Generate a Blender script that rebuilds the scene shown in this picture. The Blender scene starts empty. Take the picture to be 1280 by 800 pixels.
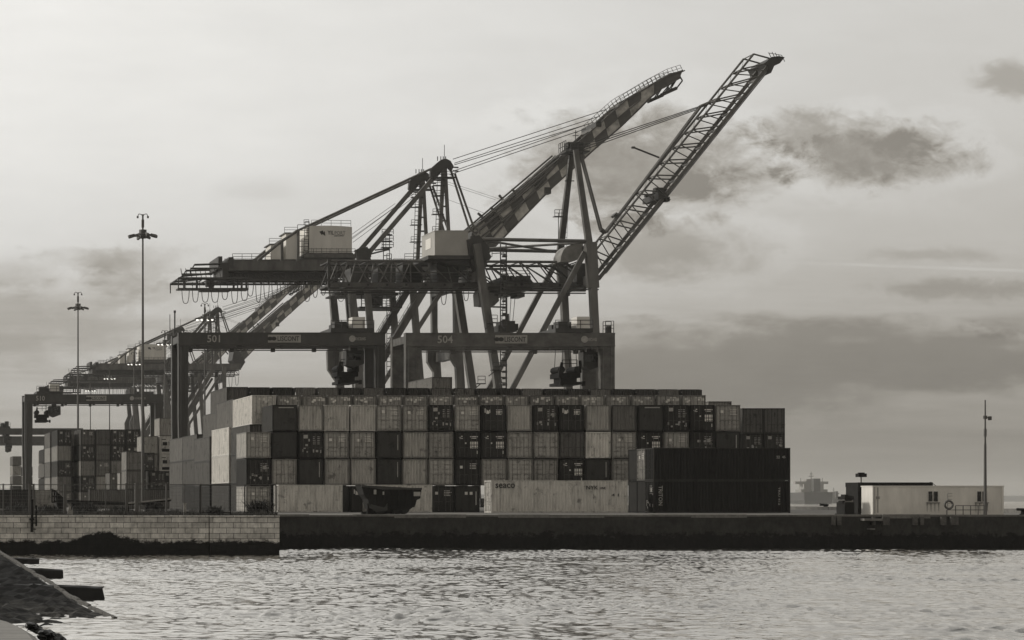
import bpy, math, random
import numpy as np
from mathutils import Vector, Matrix
R = math.radians
rnd = random.Random(7)
scene = bpy.context.scene
C = scene.collection

# ------------------------------------------------------------------ camera numbers
F = 3000.0          # focal length in photo pixels (1280 wide)
CX, CY = -180.0, 626.0
EYE = 1.1
def P(px, py, Y):
    """a photo pixel at depth Y as a point of the place"""
    return Vector(((px - CX) / F * Y, Y, EYE + (CY - py) / F * Y))
def PX(px, Y): return (px - CX) / F * Y
def PZ(py, Y): return EYE + (CY - py) / F * Y

cam = bpy.data.cameras.new('camera'); cam_ob = bpy.data.objects.new('camera', cam); C.objects.link(cam_ob)
cam_ob.location = (0, 0, EYE); cam_ob.rotation_euler = (R(90), 0, 0)
cam.sensor_width = 36.0; cam.lens = F / 1280 * 36.0
cam.shift_x = (640 - CX) / 1280; cam.shift_y = (CY - 400) / 1280
cam.clip_start = 0.5; cam.clip_end = 60000
scene.camera = cam_ob

# ------------------------------------------------------------------ materials
def tint(v): return (v, v * .958, v * .885, 1)
def nodes_of(name):
    m = bpy.data.materials.new(name); m.use_nodes = True
    nt = m.node_tree
    return m, nt, nt.nodes['Principled BSDF']
def mix_rgb(nt, fac, a, b, mode='MIX'):
    n = nt.nodes.new('ShaderNodeMix'); n.data_type = 'RGBA'; n.blend_type = mode
    for sock, v in ((n.inputs[0], fac), (n.inputs[6], a), (n.inputs[7], b)):
        if isinstance(v, bpy.types.NodeSocket): nt.links.new(v, sock)
        else: sock.default_value = v
    return n.outputs[2]
def noise(nt, scale, detail=4, rough=.6, vec=None, stretch=None, kind='Object'):
    n = nt.nodes.new('ShaderNodeTexNoise'); n.inputs['Scale'].default_value = scale
    n.inputs['Detail'].default_value = detail; n.inputs['Roughness'].default_value = rough
    if vec is None:
        tc = nt.nodes.new('ShaderNodeTexCoord'); vec = tc.outputs[kind]
    if stretch:
        mp = nt.nodes.new('ShaderNodeMapping'); mp.inputs['Scale'].default_value = stretch
        nt.links.new(vec, mp.inputs['Vector']); vec = mp.outputs[0]
    nt.links.new(vec, n.inputs['Vector'])
    return n.outputs['Fac']
def ramp(nt, fac, stops):
    n = nt.nodes.new('ShaderNodeValToRGB')
    e = n.color_ramp.elements
    e[0].position, e[0].color = stops[0][0], (stops[0][1],) * 3 + (1,)
    e[1].position, e[1].color = stops[-1][0], (stops[-1][1],) * 3 + (1,)
    for p, v in stops[1:-1]:
        x = e.new(p); x.color = (v, v, v, 1)
    nt.links.new(fac, n.inputs[0])
    return n.outputs[0]
def bump(nt, bs, h, strength, dist=.05):
    b = nt.nodes.new('ShaderNodeBump'); b.inputs['Strength'].default_value = strength; b.inputs['Distance'].default_value = dist
    nt.links.new(h, b.inputs['Height']); nt.links.new(b.outputs[0], bs.inputs['Normal'])
def plain(name, v, rough=.6, var=.35, scale=1.5, metal=0.0, stretch=None, spec=.5):
    m, nt, bs = nodes_of(name)
    n = noise(nt, scale, 5, .65, stretch=stretch)
    f = ramp(nt, n, [(.3, 1 - var), (.7, 1 + var * .5)])
    nt.links.new(mix_rgb(nt, 1.0, tint(v), f, 'MULTIPLY'), bs.inputs['Base Color'])
    bs.inputs['Roughness'].default_value = rough; bs.inputs['Metallic'].default_value = metal
    bs.inputs['Specular IOR Level'].default_value = spec
    return m
M = {}
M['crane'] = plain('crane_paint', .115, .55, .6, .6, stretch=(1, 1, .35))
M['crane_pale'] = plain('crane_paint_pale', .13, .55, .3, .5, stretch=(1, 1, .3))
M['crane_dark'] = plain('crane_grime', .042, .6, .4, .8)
M['boom_pale'] = plain('boom_paint_pale', .56, .6, .6, .5)
M['boom_dark'] = plain('boom_paint_dark', .10, .55, .3, .5)
M['house'] = plain('machine_house_paint', .68, .55, .14, .35, stretch=(1, 1, .25))
M['rope'] = plain('steel_rope', .06, .6, .2, 2)
M['rtg'] = plain('gantry_paint', .062, .55, .45, .5, stretch=(1, 1, .5))
M['rtg_worn'] = plain('gantry_paint_worn', .115, .6, .6, .9, stretch=(.6, 1, .8))
M['white'] = plain('white_lettering', .72, .6, .12, 3)
M['dull_white'] = plain('dull_white_lettering', .38, .6, .25, 3)
M['dark_letter'] = plain('dark_lettering', .03, .6, .1, 3)
M['sign'] = plain('sign_panel', .36, .6, .25, 1.0)
M['galv'] = plain('galvanised_steel', .28, .5, .25, 3)
M['mast'] = plain('mast_steel', .09, .5, .2, .3)
M['black'] = plain('black_steel', .018, .7, .4, 2, spec=.15)
M['tyre'] = plain('rubber', .02, .8, .3, 5)
M['glass'] = plain('window_glass', .015, .08, .1, 1)
M['cabin'] = plain('cabin_paint', .72, .6, .2, .8, stretch=(1, 1, .3))
M['timber'] = plain('waterlogged_timber', .012, .55, .5, 3, stretch=(.3, 1, 1))
M['ship'] = plain('ship_hull', .055, .6, .15, .05)
M['shipw'] = plain('ship_upperworks', .26, .6, .1, .1)
M['weed'] = plain('wet_weed', .012, .5, .6, 6)
M['grassy'] = plain('dry_grass_blades', .07, .8, .5, 8)
M['leaf'] = plain('shrub_leaf', .035, .7, .5, 8)

def container_mat():
    m, nt, bs = nodes_of('container_paint')
    oi = nt.nodes.new('ShaderNodeObjectInfo'); tc = nt.nodes.new('ShaderNodeTexCoord')
    sc = nt.nodes.new('ShaderNodeVectorMath'); sc.operation = 'MULTIPLY_ADD'
    cr = nt.nodes.new('ShaderNodeCombineXYZ')
    mul = nt.nodes.new('ShaderNodeMath'); mul.operation = 'MULTIPLY'; mul.inputs[1].default_value = 57.0
    nt.links.new(oi.outputs['Random'], mul.inputs[0])
    for i in range(3): nt.links.new(mul.outputs[0], cr.inputs[i])
    add = nt.nodes.new('ShaderNodeVectorMath'); add.operation = 'ADD'
    nt.links.new(tc.outputs['Object'], add.inputs[0]); nt.links.new(cr.outputs[0], add.inputs[1])
    v = add.outputs[0]
    streak = ramp(nt, noise(nt, 2.6, 6, .72, v, (1, 1, .2)), [(.3, .55), (.5, 1.0), (.72, 1.22)])
    blot = ramp(nt, noise(nt, 1.1, 5, .7, v), [(.34, .30), (.42, 1.0), (1, 1.0)])
    fine = ramp(nt, noise(nt, 11, 4, .7, v), [(.25, .8), (.75, 1.1)])
    c = mix_rgb(nt, 1.0, oi.outputs['Color'], streak, 'MULTIPLY')
    c = mix_rgb(nt, .75, c, blot, 'MULTIPLY'); c = mix_rgb(nt, .8, c, fine, 'MULTIPLY')
    nt.links.new(c, bs.inputs['Base Color']); bs.inputs['Roughness'].default_value = .62; bs.inputs['Specular IOR Level'].default_value = .2
    return m
M['box'] = container_mat()

# ------------------------------------------------------------------ mesh builder (world coordinates)
class MB:
    def __init__(s): s.v = []; s.f = []; s.mi = []
    def add(s, vs, fs, mi=0):
        b = len(s.v); s.v += [tuple(v) for v in vs]; s.f += [tuple(i + b for i in f) for f in fs]; s.mi += [mi] * len(fs)
    def box(s, a, b, mi=0):
        x0, x1 = sorted((a[0], b[0])); y0, y1 = sorted((a[1], b[1])); z0, z1 = sorted((a[2], b[2]))
        s.add([(x0, y0, z0), (x1, y0, z0), (x1, y1, z0), (x0, y1, z0), (x0, y0, z1), (x1, y0, z1), (x1, y1, z1), (x0, y1, z1)],
              [(0, 3, 2, 1), (4, 5, 6, 7), (0, 1, 5, 4), (1, 2, 6, 5), (2, 3, 7, 6), (3, 0, 4, 7)], mi)
    def beam(s, p, q, w, h=None, mi=0, w1=None, h1=None):
        """square bar from p to q: w across (mostly along y), h in the bending plane"""
        p, q = Vector(p), Vector(q); h = h or w; w1 = w1 or w; h1 = h1 or h
        d = (q - p)
        if d.length < 1e-6: return
        d.normalize()
        up = Vector((0, 1, 0)) if abs(d.y) < .9 else Vector((0, 0, 1))
        a = (up - d * up.dot(d)).normalized(); b = d.cross(a)
        vs = []
        for o, ww, hh in ((p, w, h), (q, w1, h1)):
            for i, j in ((-1, -1), (1, -1), (1, 1), (-1, 1)): vs.append(o + a * (ww / 2 * i) + b * (hh / 2 * j))
        s.add(vs, [(0, 1, 2, 3), (7, 6, 5, 4), (0, 4, 5, 1), (1, 5, 6, 2), (2, 6, 7, 3), (3, 7, 4, 0)], mi)
    def tube(s, p, q, r, n=8, r1=None, mi=0):
        p, q = Vector(p), Vector(q); r1 = r if r1 is None else r1
        d = (q - p)
        if d.length < 1e-6: return
        d.normalize(); up = Vector((0, 0, 1)) if abs(d.z) < .9 else Vector((1, 0, 0))
        a = d.cross(up).normalized(); b = d.cross(a); vs = []
        for o, rr in ((p, r), (q, r1)):
            for i in range(n):
                t = 2 * math.pi * i / n; vs.append(o + a * (rr * math.cos(t)) + b * (rr * math.sin(t)))
        fs = [(i, (i + 1) % n, n + (i + 1) % n, n + i) for i in range(n)] + [tuple(range(n))[::-1], tuple(range(n, 2 * n))]
        s.add(vs, fs, mi)
    def path(s, pts, r, n=6):
        for a, b in zip(pts, pts[1:]): s.tube(a, b, r, n)
    def poly(s, xz, y0, y1, mi=0):
        """outline in x,z pushed from y0 to y1"""
        n = len(xz)
        s.add([(x, y0, z) for x, z in xz] + [(x, y1, z) for x, z in xz],
              [tuple(range(n)), tuple(range(2 * n - 1, n - 1, -1))] + [(i, n + i, n + (i + 1) % n, (i + 1) % n) for i in range(n)], mi)
    def rail(s, p, q, h=1.1, step=2.0, r=.05, rows=2):
        p, q = Vector(p), Vector(q); n = max(1, int((q - p).length / step)); z = Vector((0, 0, h))
        for i in range(n + 1):
            o = p.lerp(q, i / n); s.tube(o, o + z, r, 4)
        for k in range(rows):
            zz = z * ((k + 1) / rows); s.tube(p + zz, q + zz, r, 4)
    def ladder(s, p, q, w=.6, r=.05, step=.9):
        p, q = Vector(p), Vector(q); off = Vector((w / 2, 0, 0)); n = max(2, int((q - p).length / step))
        s.tube(p - off, q - off, r, 4); s.tube(p + off, q + off, r, 4)
        for i in range(n + 1):
            o = p.lerp(q, i / n); s.tube(o - off, o + off, r, 4)
    def truss(s, l0, l1, u0, u1, n, rc, rd, style='W'):
        l0, l1, u0, u1 = map(Vector, (l0, l1, u0, u1))
        s.tube(l0, l1, rc, 6); s.tube(u0, u1, rc, 6)
        for i in range(n + 1):
            t = i / n; s.tube(l0.lerp(l1, t), u0.lerp(u1, t), rd, 5) if style != 'V' else None
            if i < n:
                t2 = (i + .5) / n if style == 'V' else (i + 1) / n
                if style == 'V':
                    s.tube(l0.lerp(l1, t), u0.lerp(u1, t2), rd, 5); s.tube(u0.lerp(u1, t2), l0.lerp(l1, (i + 1) / n), rd, 5)
                else: s.tube(u0.lerp(u1, t), l0.lerp(l1, t2), rd, 5)
    def mesh(s, name, mats, org=(0, 0, 0), smooth=False):
        me = bpy.data.meshes.new(name)
        o = Vector(org)
        me.from_pydata([tuple(Vector(v) - o) for v in s.v], [], s.f)
        for m in (mats if isinstance(mats, (list, tuple)) else [mats]): me.materials.append(m)
        me.polygons.foreach_set('material_index', s.mi)
        if smooth: me.polygons.foreach_set('use_smooth', [True] * len(me.polygons))
        me.update(); return me
    def build(s, name, mats, parent=None, smooth=False):
        if parent is not None: org = ORG[parent.name]
        else:
            a = np.array(s.v); lo, hi = a.min(0), a.max(0); org = Vector(((lo[0] + hi[0]) / 2, (lo[1] + hi[1]) / 2, lo[2]))
        ob = bpy.data.objects.new(name, s.mesh(name, mats, org, smooth)); C.objects.link(ob)
        if parent is None: ob.location = org
        else: ob.parent = parent
        ORG[ob.name] = Vector(org)
        return ob
ORG = {}
def tag(o, label=None, cat=None, group=None, kind=None):
    if label: o['label'] = label
    if cat: o['category'] = cat
    if group: o['group'] = group
    if kind: o['kind'] = kind
    return o
def thing(name, label, cat, loc, group=None):
    o = bpy.data.objects.new(name, None); C.objects.link(o); o.location = loc; o.empty_display_size = .5
    ORG[o.name] = Vector(loc)
    return tag(o, label, cat, group)
def copy_tree(o, parent=None):
    c = o.copy(); C.objects.link(c); c.parent = parent
    for ch in o.children: copy_tree(ch, c)
    return c
FONT_CACHE = {}
def text_mb(string, width=None, height=None, centre=(0, 0, 0), depth=.02, vertical=False):
    """letters as solid meshes, facing the viewer (-y), centred on a point"""
    key = string
    if key not in FONT_CACHE:
        cu = bpy.data.curves.new('lettering', 'FONT'); cu.body = string; cu.extrude = .02; cu.resolution_u = 2; cu.offset = .012
        ob = bpy.data.objects.new('lettering', cu); C.objects.link(ob)
        bpy.context.view_layer.update()
        me = bpy.data.meshes.new_from_object(ob.evaluated_get(bpy.context.evaluated_depsgraph_get()))
        vs = [tuple(v.co) for v in me.vertices]; fs = [tuple(p.vertices) for p in me.polygons]
        bpy.data.objects.remove(ob); bpy.data.curves.remove(cu); bpy.data.meshes.remove(me)
        FONT_CACHE[key] = (vs, fs)
    vs, fs = FONT_CACHE[key]
    xs = [v[0] for v in vs]; ys = [v[1] for v in vs]
    w, h = max(xs) - min(xs), max(ys) - min(ys); cx, cy = (max(xs) + min(xs)) / 2, (max(ys) + min(ys)) / 2
    sx = (width / w) if width else (height / h); sy = (height / h) if height else sx
    out = []
    for x, y, z in vs:
        a, b, d = (x - cx) * sx, (y - cy) * sy, -z / .02 * depth / 2
        if vertical: a, b = b, -a
        out.append((centre[0] + a, centre[1] + d, centre[2] + b))
    m = MB(); m.add(out, fs); return m

# ------------------------------------------------------------------ world: overcast evening sky
SUN_EL, SUN_DIR = 24, Vector((-.93, .36, 0)).normalized()      # where the sun stands (left, a little behind the yard)
def build_world():
    w = bpy.data.worlds.new('World'); scene.world = w; w.use_nodes = True
    nt = w.node_tree; nt.nodes.clear()
    class E:
        def __init__(s, k): s.k = k
        def __add__(s, o): return op('ADD', s, o)
        def __radd__(s, o): return op('ADD', s, o)
        def __sub__(s, o): return op('SUBTRACT', s, o)
        def __rsub__(s, o): return op('SUBTRACT', o, s)
        def __mul__(s, o): return op('MULTIPLY', s, o)
        def __rmul__(s, o): return op('MULTIPLY', s, o)
        def __truediv__(s, o): return op('DIVIDE', s, o)
    def op(kind, *a):
        n = nt.nodes.new('ShaderNodeMath'); n.operation = kind
        for i, x in enumerate(a):
            if isinstance(x, E): nt.links.new(x.k, n.inputs[i])
            else: n.inputs[i].default_value = x
        return E(n.outputs[0])
    def sstep(x, lo, hi, a=0.0, b=1.0):
        n = nt.nodes.new('ShaderNodeMapRange'); n.interpolation_type = 'SMOOTHSTEP'
        nt.links.new(x.k, n.inputs[0])
        for i, v in enumerate((lo, hi, a, b)): n.inputs[i + 1].default_value = v
        return E(n.outputs[0])
    def clampx(x, lo, hi): return op('MINIMUM', op('MAXIMUM', x, lo), hi)
    tc = nt.nodes.new('ShaderNodeTexCoord'); sep = nt.nodes.new('ShaderNodeSeparateXYZ')
    nt.links.new(tc.outputs['Generated'], sep.inputs[0])
    dx, dy, dz = (E(sep.outputs[i]) for i in range(3))
    dyc = op('MAXIMUM', dy, .06)
    u = clampx(dx / dyc, -1.5, 2.0); v = clampx(dz / dyc, -.02, 2.5)        # direction, as tangents about +y
    px = u * F + CX; py = v * -F + CY
    def nz(sx, sy, seed, detail=6, rough=.6, dist=0.0):
        c = nt.nodes.new('ShaderNodeCombineXYZ')
        nt.links.new((u * sx).k, c.inputs[0]); nt.links.new((v * sy).k, c.inputs[1]); c.inputs[2].default_value = seed
        n = nt.nodes.new('ShaderNodeTexNoise'); n.inputs['Scale'].default_value = 1; n.inputs['Detail'].default_value = detail
        n.inputs['Roughness'].default_value = rough; n.inputs['Distortion'].default_value = dist
        nt.links.new(c.outputs[0], n.inputs['Vector']); return E(n.outputs['Fac'])
    puff = nz(48, 76, 1.3, 8, .60, .35); wide = nz(16, 60, 5.1, 6, .58, .2); fine = nz(130, 210, 8.2, 8, .68, .6); strat = nz(7, 150, 4.4, 6, .6, .4); strat2 = nz(22, 330, 9.4, 6, .6, .3)
    wob = (puff - .5) * 2.7 + (fine - .5) * .9
    wobw = (wide - .5) * 2.8 + (puff - .5) * 1.0 + (fine - .5) * .5
    rims = []
    def blob(cx, cy, rx, ry, k=1.0, edge=.7, w=wob, lo=0.0, rim=0):
        a = (px - cx) * (1 / rx); b = (py - cy) * (1 / ry)
        t = 1.0 - op('SQRT', a * a + b * b) + w * k
        if rim: rims.append(sstep(t, lo - .45, lo) * sstep(t, lo + .25, lo - .02 + .05) * rim)
        return sstep(t, lo, edge)
    # brightness with height above the horizon, then from side to side
    yh = (CY - py) * (1 / 626.0)
    cr = nt.nodes.new('ShaderNodeValToRGB'); e = cr.color_ramp.elements
    e[0].position, e[0].color = 0, (.285,) * 3 + (1,); e[1].position, e[1].color = 1, (.765,) * 3 + (1,)
    for p, g in ((.08, .30), (.2, .40), (.35, .50), (.52, .62), (.75, .74)): x = e.new(p); x.color = (g, g, g, 1)
    nt.links.new(clampx(yh, 0, 1).k, cr.inputs[0]); base = E(cr.outputs[0])
    side = sstep(px, -250, 1400, 1.20, .82)
    base = base * side
    shade = 0.0
    m1 = blob(800, 206, 165, 68, .62, .6, lo=-.3, rim=.04); m1b = blob(880, 232, 75, 34, .5); m1c = blob(690, 215, 70, 50, .9)
    m2 = blob(1095, 192, 112, 44, .62, .55, lo=-.25, rim=.05); m2b = blob(1000, 168, 75, 36, .8, .7, lo=-.2); m2c = blob(1130, 182, 62, 30, .5, .5)
    m3 = blob(1262, 102, 52, 26, .7, .6, lo=-.2)
    m4 = blob(835, 310, 110, 42, .7, .7, lo=-.25, rim=.04); m4b = blob(770, 290, 70, 30, 1.0)
    m5 = blob(1090, 448, 430, 62, .5, .5, wobw); m5b = blob(880, 470, 420, 70, .5, .6, wobw)
    m6 = blob(1190, 362, 130, 17, .9, .8, wob, lo=-.15); m6b = blob(1160, 318, 110, 12, 1.0, .8, wob, lo=-.1); m6c = blob(1270, 405, 110, 22, .6, .6, wobw)
    m7 = blob(40, 400, 220, 66, .7, .8, wobw, lo=-.15); m7b = blob(120, 325, 90, 22, 1.0, .8, wobw); m7c = blob(10, 345, 120, 30, .8, .8, wobw)
    m7d = blob(330, 240, 80, 22, .9, 1.0, wobw); m8 = blob(170, 345, 110, 46, .9, .8, lo=-.1)
    m9 = blob(1100, 545, 420, 26, .8, .8, wobw)
    dark = ((op('MAXIMUM', m1, m1c * .7) * .50 + m1b * .16 + op('MAXIMUM', m2, m2b * .8) * .50 + m2c * .10) * (.35 + puff * .8 + fine * .5) + m3 * .34 + op('MAXIMUM', m4, m4b) * .34 + op('MAXIMUM', m5, m5b) * (.16 + wide * .25 + strat * .24)
            + m6 * .28 + m6b * .18 + m6c * .22 + m7 * .32 + m7b * .22 + m7c * .16 + m7d * .10 + m8 * .20 + m9 * .12)
    dark = op('MINIMUM', dark, .58)
    glow = blob(165, 390, 60, 32, 1.0, .9) * .10 + blob(1070, 425, 36, 9, .8, .8) * .16 + blob(1150, 424, 22, 8, .8, .8) * .12
    # thin bright vapour trail
    tr = py - (px - 960) * .036 - 327.0
    trail = sstep(op('ABSOLUTE', tr + (fine - .5) * 3.0), 0.5, 3.2, 1, 0) * sstep(px, 930, 1080) * sstep(nz(30, 3, 2.2, 3), .35, .6)
    for r_ in rims: glow = glow + r_
    lum = base * (1.0 - dark) * (1.0 + glow + trail * .12) * (1.0 + (wide - .5) * .16) * (1.0 + ((strat - .5) * .45 + (strat2 - .5) * .16) * sstep(yh, .62, .2) + (puff - .5) * .10 * sstep(yh, .8, .3))
    # the sky behind the viewer and overhead
    back = sstep(dy, -.15, .12)
    up = sstep(dz, .2, .9)
    hi = (1 - up) * lum + up * .72
    lum = back * hi + (1.0 - back) * (dx * -.10 + .32 + dz * .10)
    sky = nt.nodes.new('ShaderNodeTexSky'); sky.sky_type = 'NISHITA'; sky.sun_disc = False
    sky.sun_elevation = R(SUN_EL); sky.sun_rotation = math.atan2(SUN_DIR.x, SUN_DIR.y); sky.dust_density = 5; sky.air_density = 1.5
    bw = nt.nodes.new('ShaderNodeRGBToBW'); nt.links.new(sky.outputs[0], bw.inputs[0])
    total = lum * 9.3 + op('MINIMUM', E(bw.outputs[0]), 8.0) * .10
    tn = nt.nodes.new('ShaderNodeMix'); tn.data_type = 'RGBA'; tn.blend_type = 'MULTIPLY'; tn.inputs[0].default_value = 1
    cc = nt.nodes.new('ShaderNodeCombineColor')
    for i in range(3): nt.links.new(total.k, cc.inputs[i])
    nt.links.new(cc.outputs[0], tn.inputs[6])
    tone = nt.nodes.new('ShaderNodeMix'); tone.data_type = 'RGBA'; nt.links.new(sstep(lum, .18, .78).k, tone.inputs[0])
    tone.inputs[6].default_value = (1, .93, .815, 1); tone.inputs[7].default_value = (1, .988, .95, 1); nt.links.new(tone.outputs[2], tn.inputs[7])
    bg = nt.nodes.new('ShaderNodeBackground'); bg.inputs['Strength'].default_value = .1
    nt.links.new(tn.outputs[2], bg.inputs['Color'])
    out = nt.nodes.new('ShaderNodeOutputWorld'); nt.links.new(bg.outputs[0], out.inputs[0])
build_world()
sl = bpy.data.lights.new('sun', 'SUN'); sl.energy = 2.0; sl.angle = R(9); sl.color = (1, .96, .88)
so = bpy.data.objects.new('sun', sl); C.objects.link(so)
to_sun = SUN_DIR * math.cos(R(SUN_EL)) + Vector((0, 0, math.sin(R(SUN_EL))))
so.rotation_euler = to_sun.to_track_quat('Z', 'Y').to_euler(); so.location = (-200, 200, 150)

vs = scene.view_settings; vs.view_transform = 'Standard'; vs.look = 'None'; vs.exposure = 0; vs.gamma = 1; vs.use_curve_mapping = False
scene.render.engine = 'CYCLES'
cy = scene.cycles; cy.use_denoising = True; cy.max_bounces = 6; cy.diffuse_bounces = 3; cy.glossy_bounces = 3
cy.volume_bounces = 0; cy.transparent_max_bounces = 8; cy.sample_clamp_indirect = 4

# ------------------------------------------------------------------ the setting
WATER = -2.5
def sheet(name, pts, z, m, kind='structure', thick=None):
    me = MB(); n = len(pts)
    if thick is None: me.add([(x, y, z) for x, y in pts], [tuple(range(n))])
    else:
        me.add([(x, y, z) for x, y in pts] + [(x, y, z - thick) for x, y in pts],
               [tuple(range(n))] + [(i, n + i, n + (i + 1) % n, (i + 1) % n) for i in range(n)])
    return tag(me.build(name, m), kind=kind)

def water():
    m, nt, bs = nodes_of('harbour_water')
    bs.inputs['Base Color'].default_value = (.035, .035, .032, 1); bs.inputs['Roughness'].default_value = .10
    bs.inputs['IOR'].default_value = 1.45; bs.inputs['Specular Tint'].default_value = (1, .975, .94, 1); bs.inputs['Specular IOR Level'].default_value = .5
    tc = nt.nodes.new('ShaderNodeTexCoord')
    n1 = noise(nt, 1.0, 4, .6, tc.outputs['Object'], (2.2, 1.5, 1)); n2 = noise(nt, 1.0, 3, .55, tc.outputs['Object'], (.5, .8, 1))
    s = nt.nodes.new('ShaderNodeMath'); s.operation = 'MULTIPLY_ADD'; nt.links.new(n2, s.inputs[0]); s.inputs[1].default_value = 1.6
    nt.links.new(n1, s.inputs[2])
    bump(nt, bs, s.outputs[0], .22, .03)
    gl = nt.nodes.new('ShaderNodeBsdfGlossy'); gl.inputs['Color'].default_value = (.95, .925, .885, 1); gl.inputs['Roughness'].default_value = .10
    nt.links.new(nt.nodes['Bump'].outputs[0], gl.inputs['Normal']); lw = nt.nodes.new('ShaderNodeLayerWeight'); lw.inputs['Blend'].default_value = .5; nt.links.new(nt.nodes['Bump'].outputs[0], lw.inputs['Normal'])
    rp = nt.nodes.new('ShaderNodeMapRange'); nt.links.new(lw.outputs['Facing'], rp.inputs[0]); rp.inputs[1].default_value = .55; rp.inputs[2].default_value = .93; rp.inputs[3].default_value = 0; rp.inputs[4].default_value = .72
    mx = nt.nodes.new('ShaderNodeMixShader'); nt.links.new(rp.outputs[0], mx.inputs[0]); nt.links.new(bs.outputs[0], mx.inputs[1]); nt.links.new(gl.outputs[0], mx.inputs[2]); nt.links.new(mx.outputs[0], nt.nodes['Material Output'].inputs[0])
    g = lambda a, b, n: a + (b - a) * (np.linspace(0, 1, n) ** 3)
    xs = np.concatenate([-12 - (g(0, 13000, 22)[1:])[::-1], np.arange(-12, 112, .105), 112 + g(0, 13000, 40)[1:]])
    ys = np.concatenate([44 - (g(0, 200, 12)[1:])[::-1], np.arange(44, 187, .17), 187 + g(0, 12800, 90)[1:]])
    X, Y = np.meshgrid(xs, ys); Z = np.zeros_like(X)
    r = np.random.RandomState(11)
    fade = (np.clip((X + 14) / 6, 0, 1) * np.clip((114 - X) / 6, 0, 1) * np.clip((Y - 42) / 4, 0, 1) * np.clip((188 - Y) / 3, 0, 1))
    wx = X + .8 * np.sin(Y * .21 + .3 * X) ; wy = Y + .9 * np.sin(X * .17 + 1.0)
    for lam, amp, n in ((.40, .0025, 18), (.56, .0032, 18), (.9, .0042, 14), (1.4, .0042, 12), (2.4, .0040, 10), (5.0, .0040, 7), (11, .005, 4)):
        for k in range(n):
            th = r.normal(R(75), R(38)); l = lam * r.uniform(.75, 1.3); kx, ky = np.cos(th) * 2 * np.pi / l, np.sin(th) * 2 * np.pi / l
            ph = r.uniform(0, 6.28); a = amp * r.uniform(.5, 1.2)
            Z += a * np.sin(kx * wx + ky * wy + ph)
    g1 = np.sin(X * .11 + 1.6 * np.sin(Y * .05) + .4) * np.sin(Y * .17 + 1.3 * np.sin(X * .09)) + .7 * np.sin(X * .31 + Y * .11 + 1.2 * np.sin(Y * .19)) * np.sin(Y * .37 - X * .05)
    gust = .72 + 1.0 * np.clip(g1, 0, 2) ** 1.3 + .25 * np.clip((150 - Y) / 60, 0, 1) * np.clip((X - 12) / 10, 0, 1)
    Z += .0
    Z *= np.clip(gust, .55, 1.9)
    Z = np.where(Z > 0, Z * 1.15, Z * .9) * fade + WATER
    ny, nx = X.shape
    me = bpy.data.meshes.new('water')
    co = np.stack([X, Y, Z], -1).reshape(-1, 3).astype(np.float32)
    idx = np.arange(nx * ny).reshape(ny, nx)
    q = np.stack([idx[:-1, :-1], idx[:-1, 1:], idx[1:, 1:], idx[1:, :-1]], -1).reshape(-1, 4)
    me.vertices.add(len(co)); me.vertices.foreach_set('co', co.ravel())
    me.loops.add(q.size); me.loops.foreach_set('vertex_index', q.ravel().astype(np.int32))
    me.polygons.add(len(q)); me.polygons.foreach_set('loop_start', np.arange(0, q.size, 4, dtype=np.int32))
    me.polygons.foreach_set('use_smooth', np.ones(len(q), dtype=bool))
    me.update(); me.validate(); me.materials.append(m)
    o = bpy.data.objects.new('water', me); C.objects.link(o); tag(o, kind='structure')
water()

def concrete(name, v, scale=.8, rough=.85, tide=None, crack=True):
    m, nt, bs = nodes_of(name)
    n = noise(nt, scale, 7, .68); n2 = noise(nt, scale * 6, 5, .7)
    c = mix_rgb(nt, 1.0, tint(v), ramp(nt, n, [(.28, .55), (.5, 1), (.75, 1.25)]), 'MULTIPLY')
    c = mix_rgb(nt, .8, c, ramp(nt, n2, [(.3, .6), (.65, 1.1)]), 'MULTIPLY')
    nt.links.new(c, bs.inputs['Base Color']); bs.inputs['Roughness'].default_value = rough; bs.inputs['Specular IOR Level'].default_value = .25
    bump(nt, bs, n2, .5, .06)
    return m
M['yard'] = concrete('yard_concrete', .17, .35)
M['stone_pale'] = concrete('pale_stone', .30, 1.6)

# the yard, out to the berth where the ship cranes stand
YARD = [(29, 183.5), (100, 183.5), (107, 221), (119, 290), (126, 420), (140, 1700), (-500, 1700), (-500, 161.6), (28.3, 161.6), (28.3, 183.5)]
sheet('ground', YARD, 0.0, M['yard'], thick=4)
# apron strip along the quay edge, a little paler
sheet('pavement', [(29.2, 184.2), (99.4, 184.2), (99.8, 192), (29.2, 192)], .004, concrete('apron_concrete', .25, .5))

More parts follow.
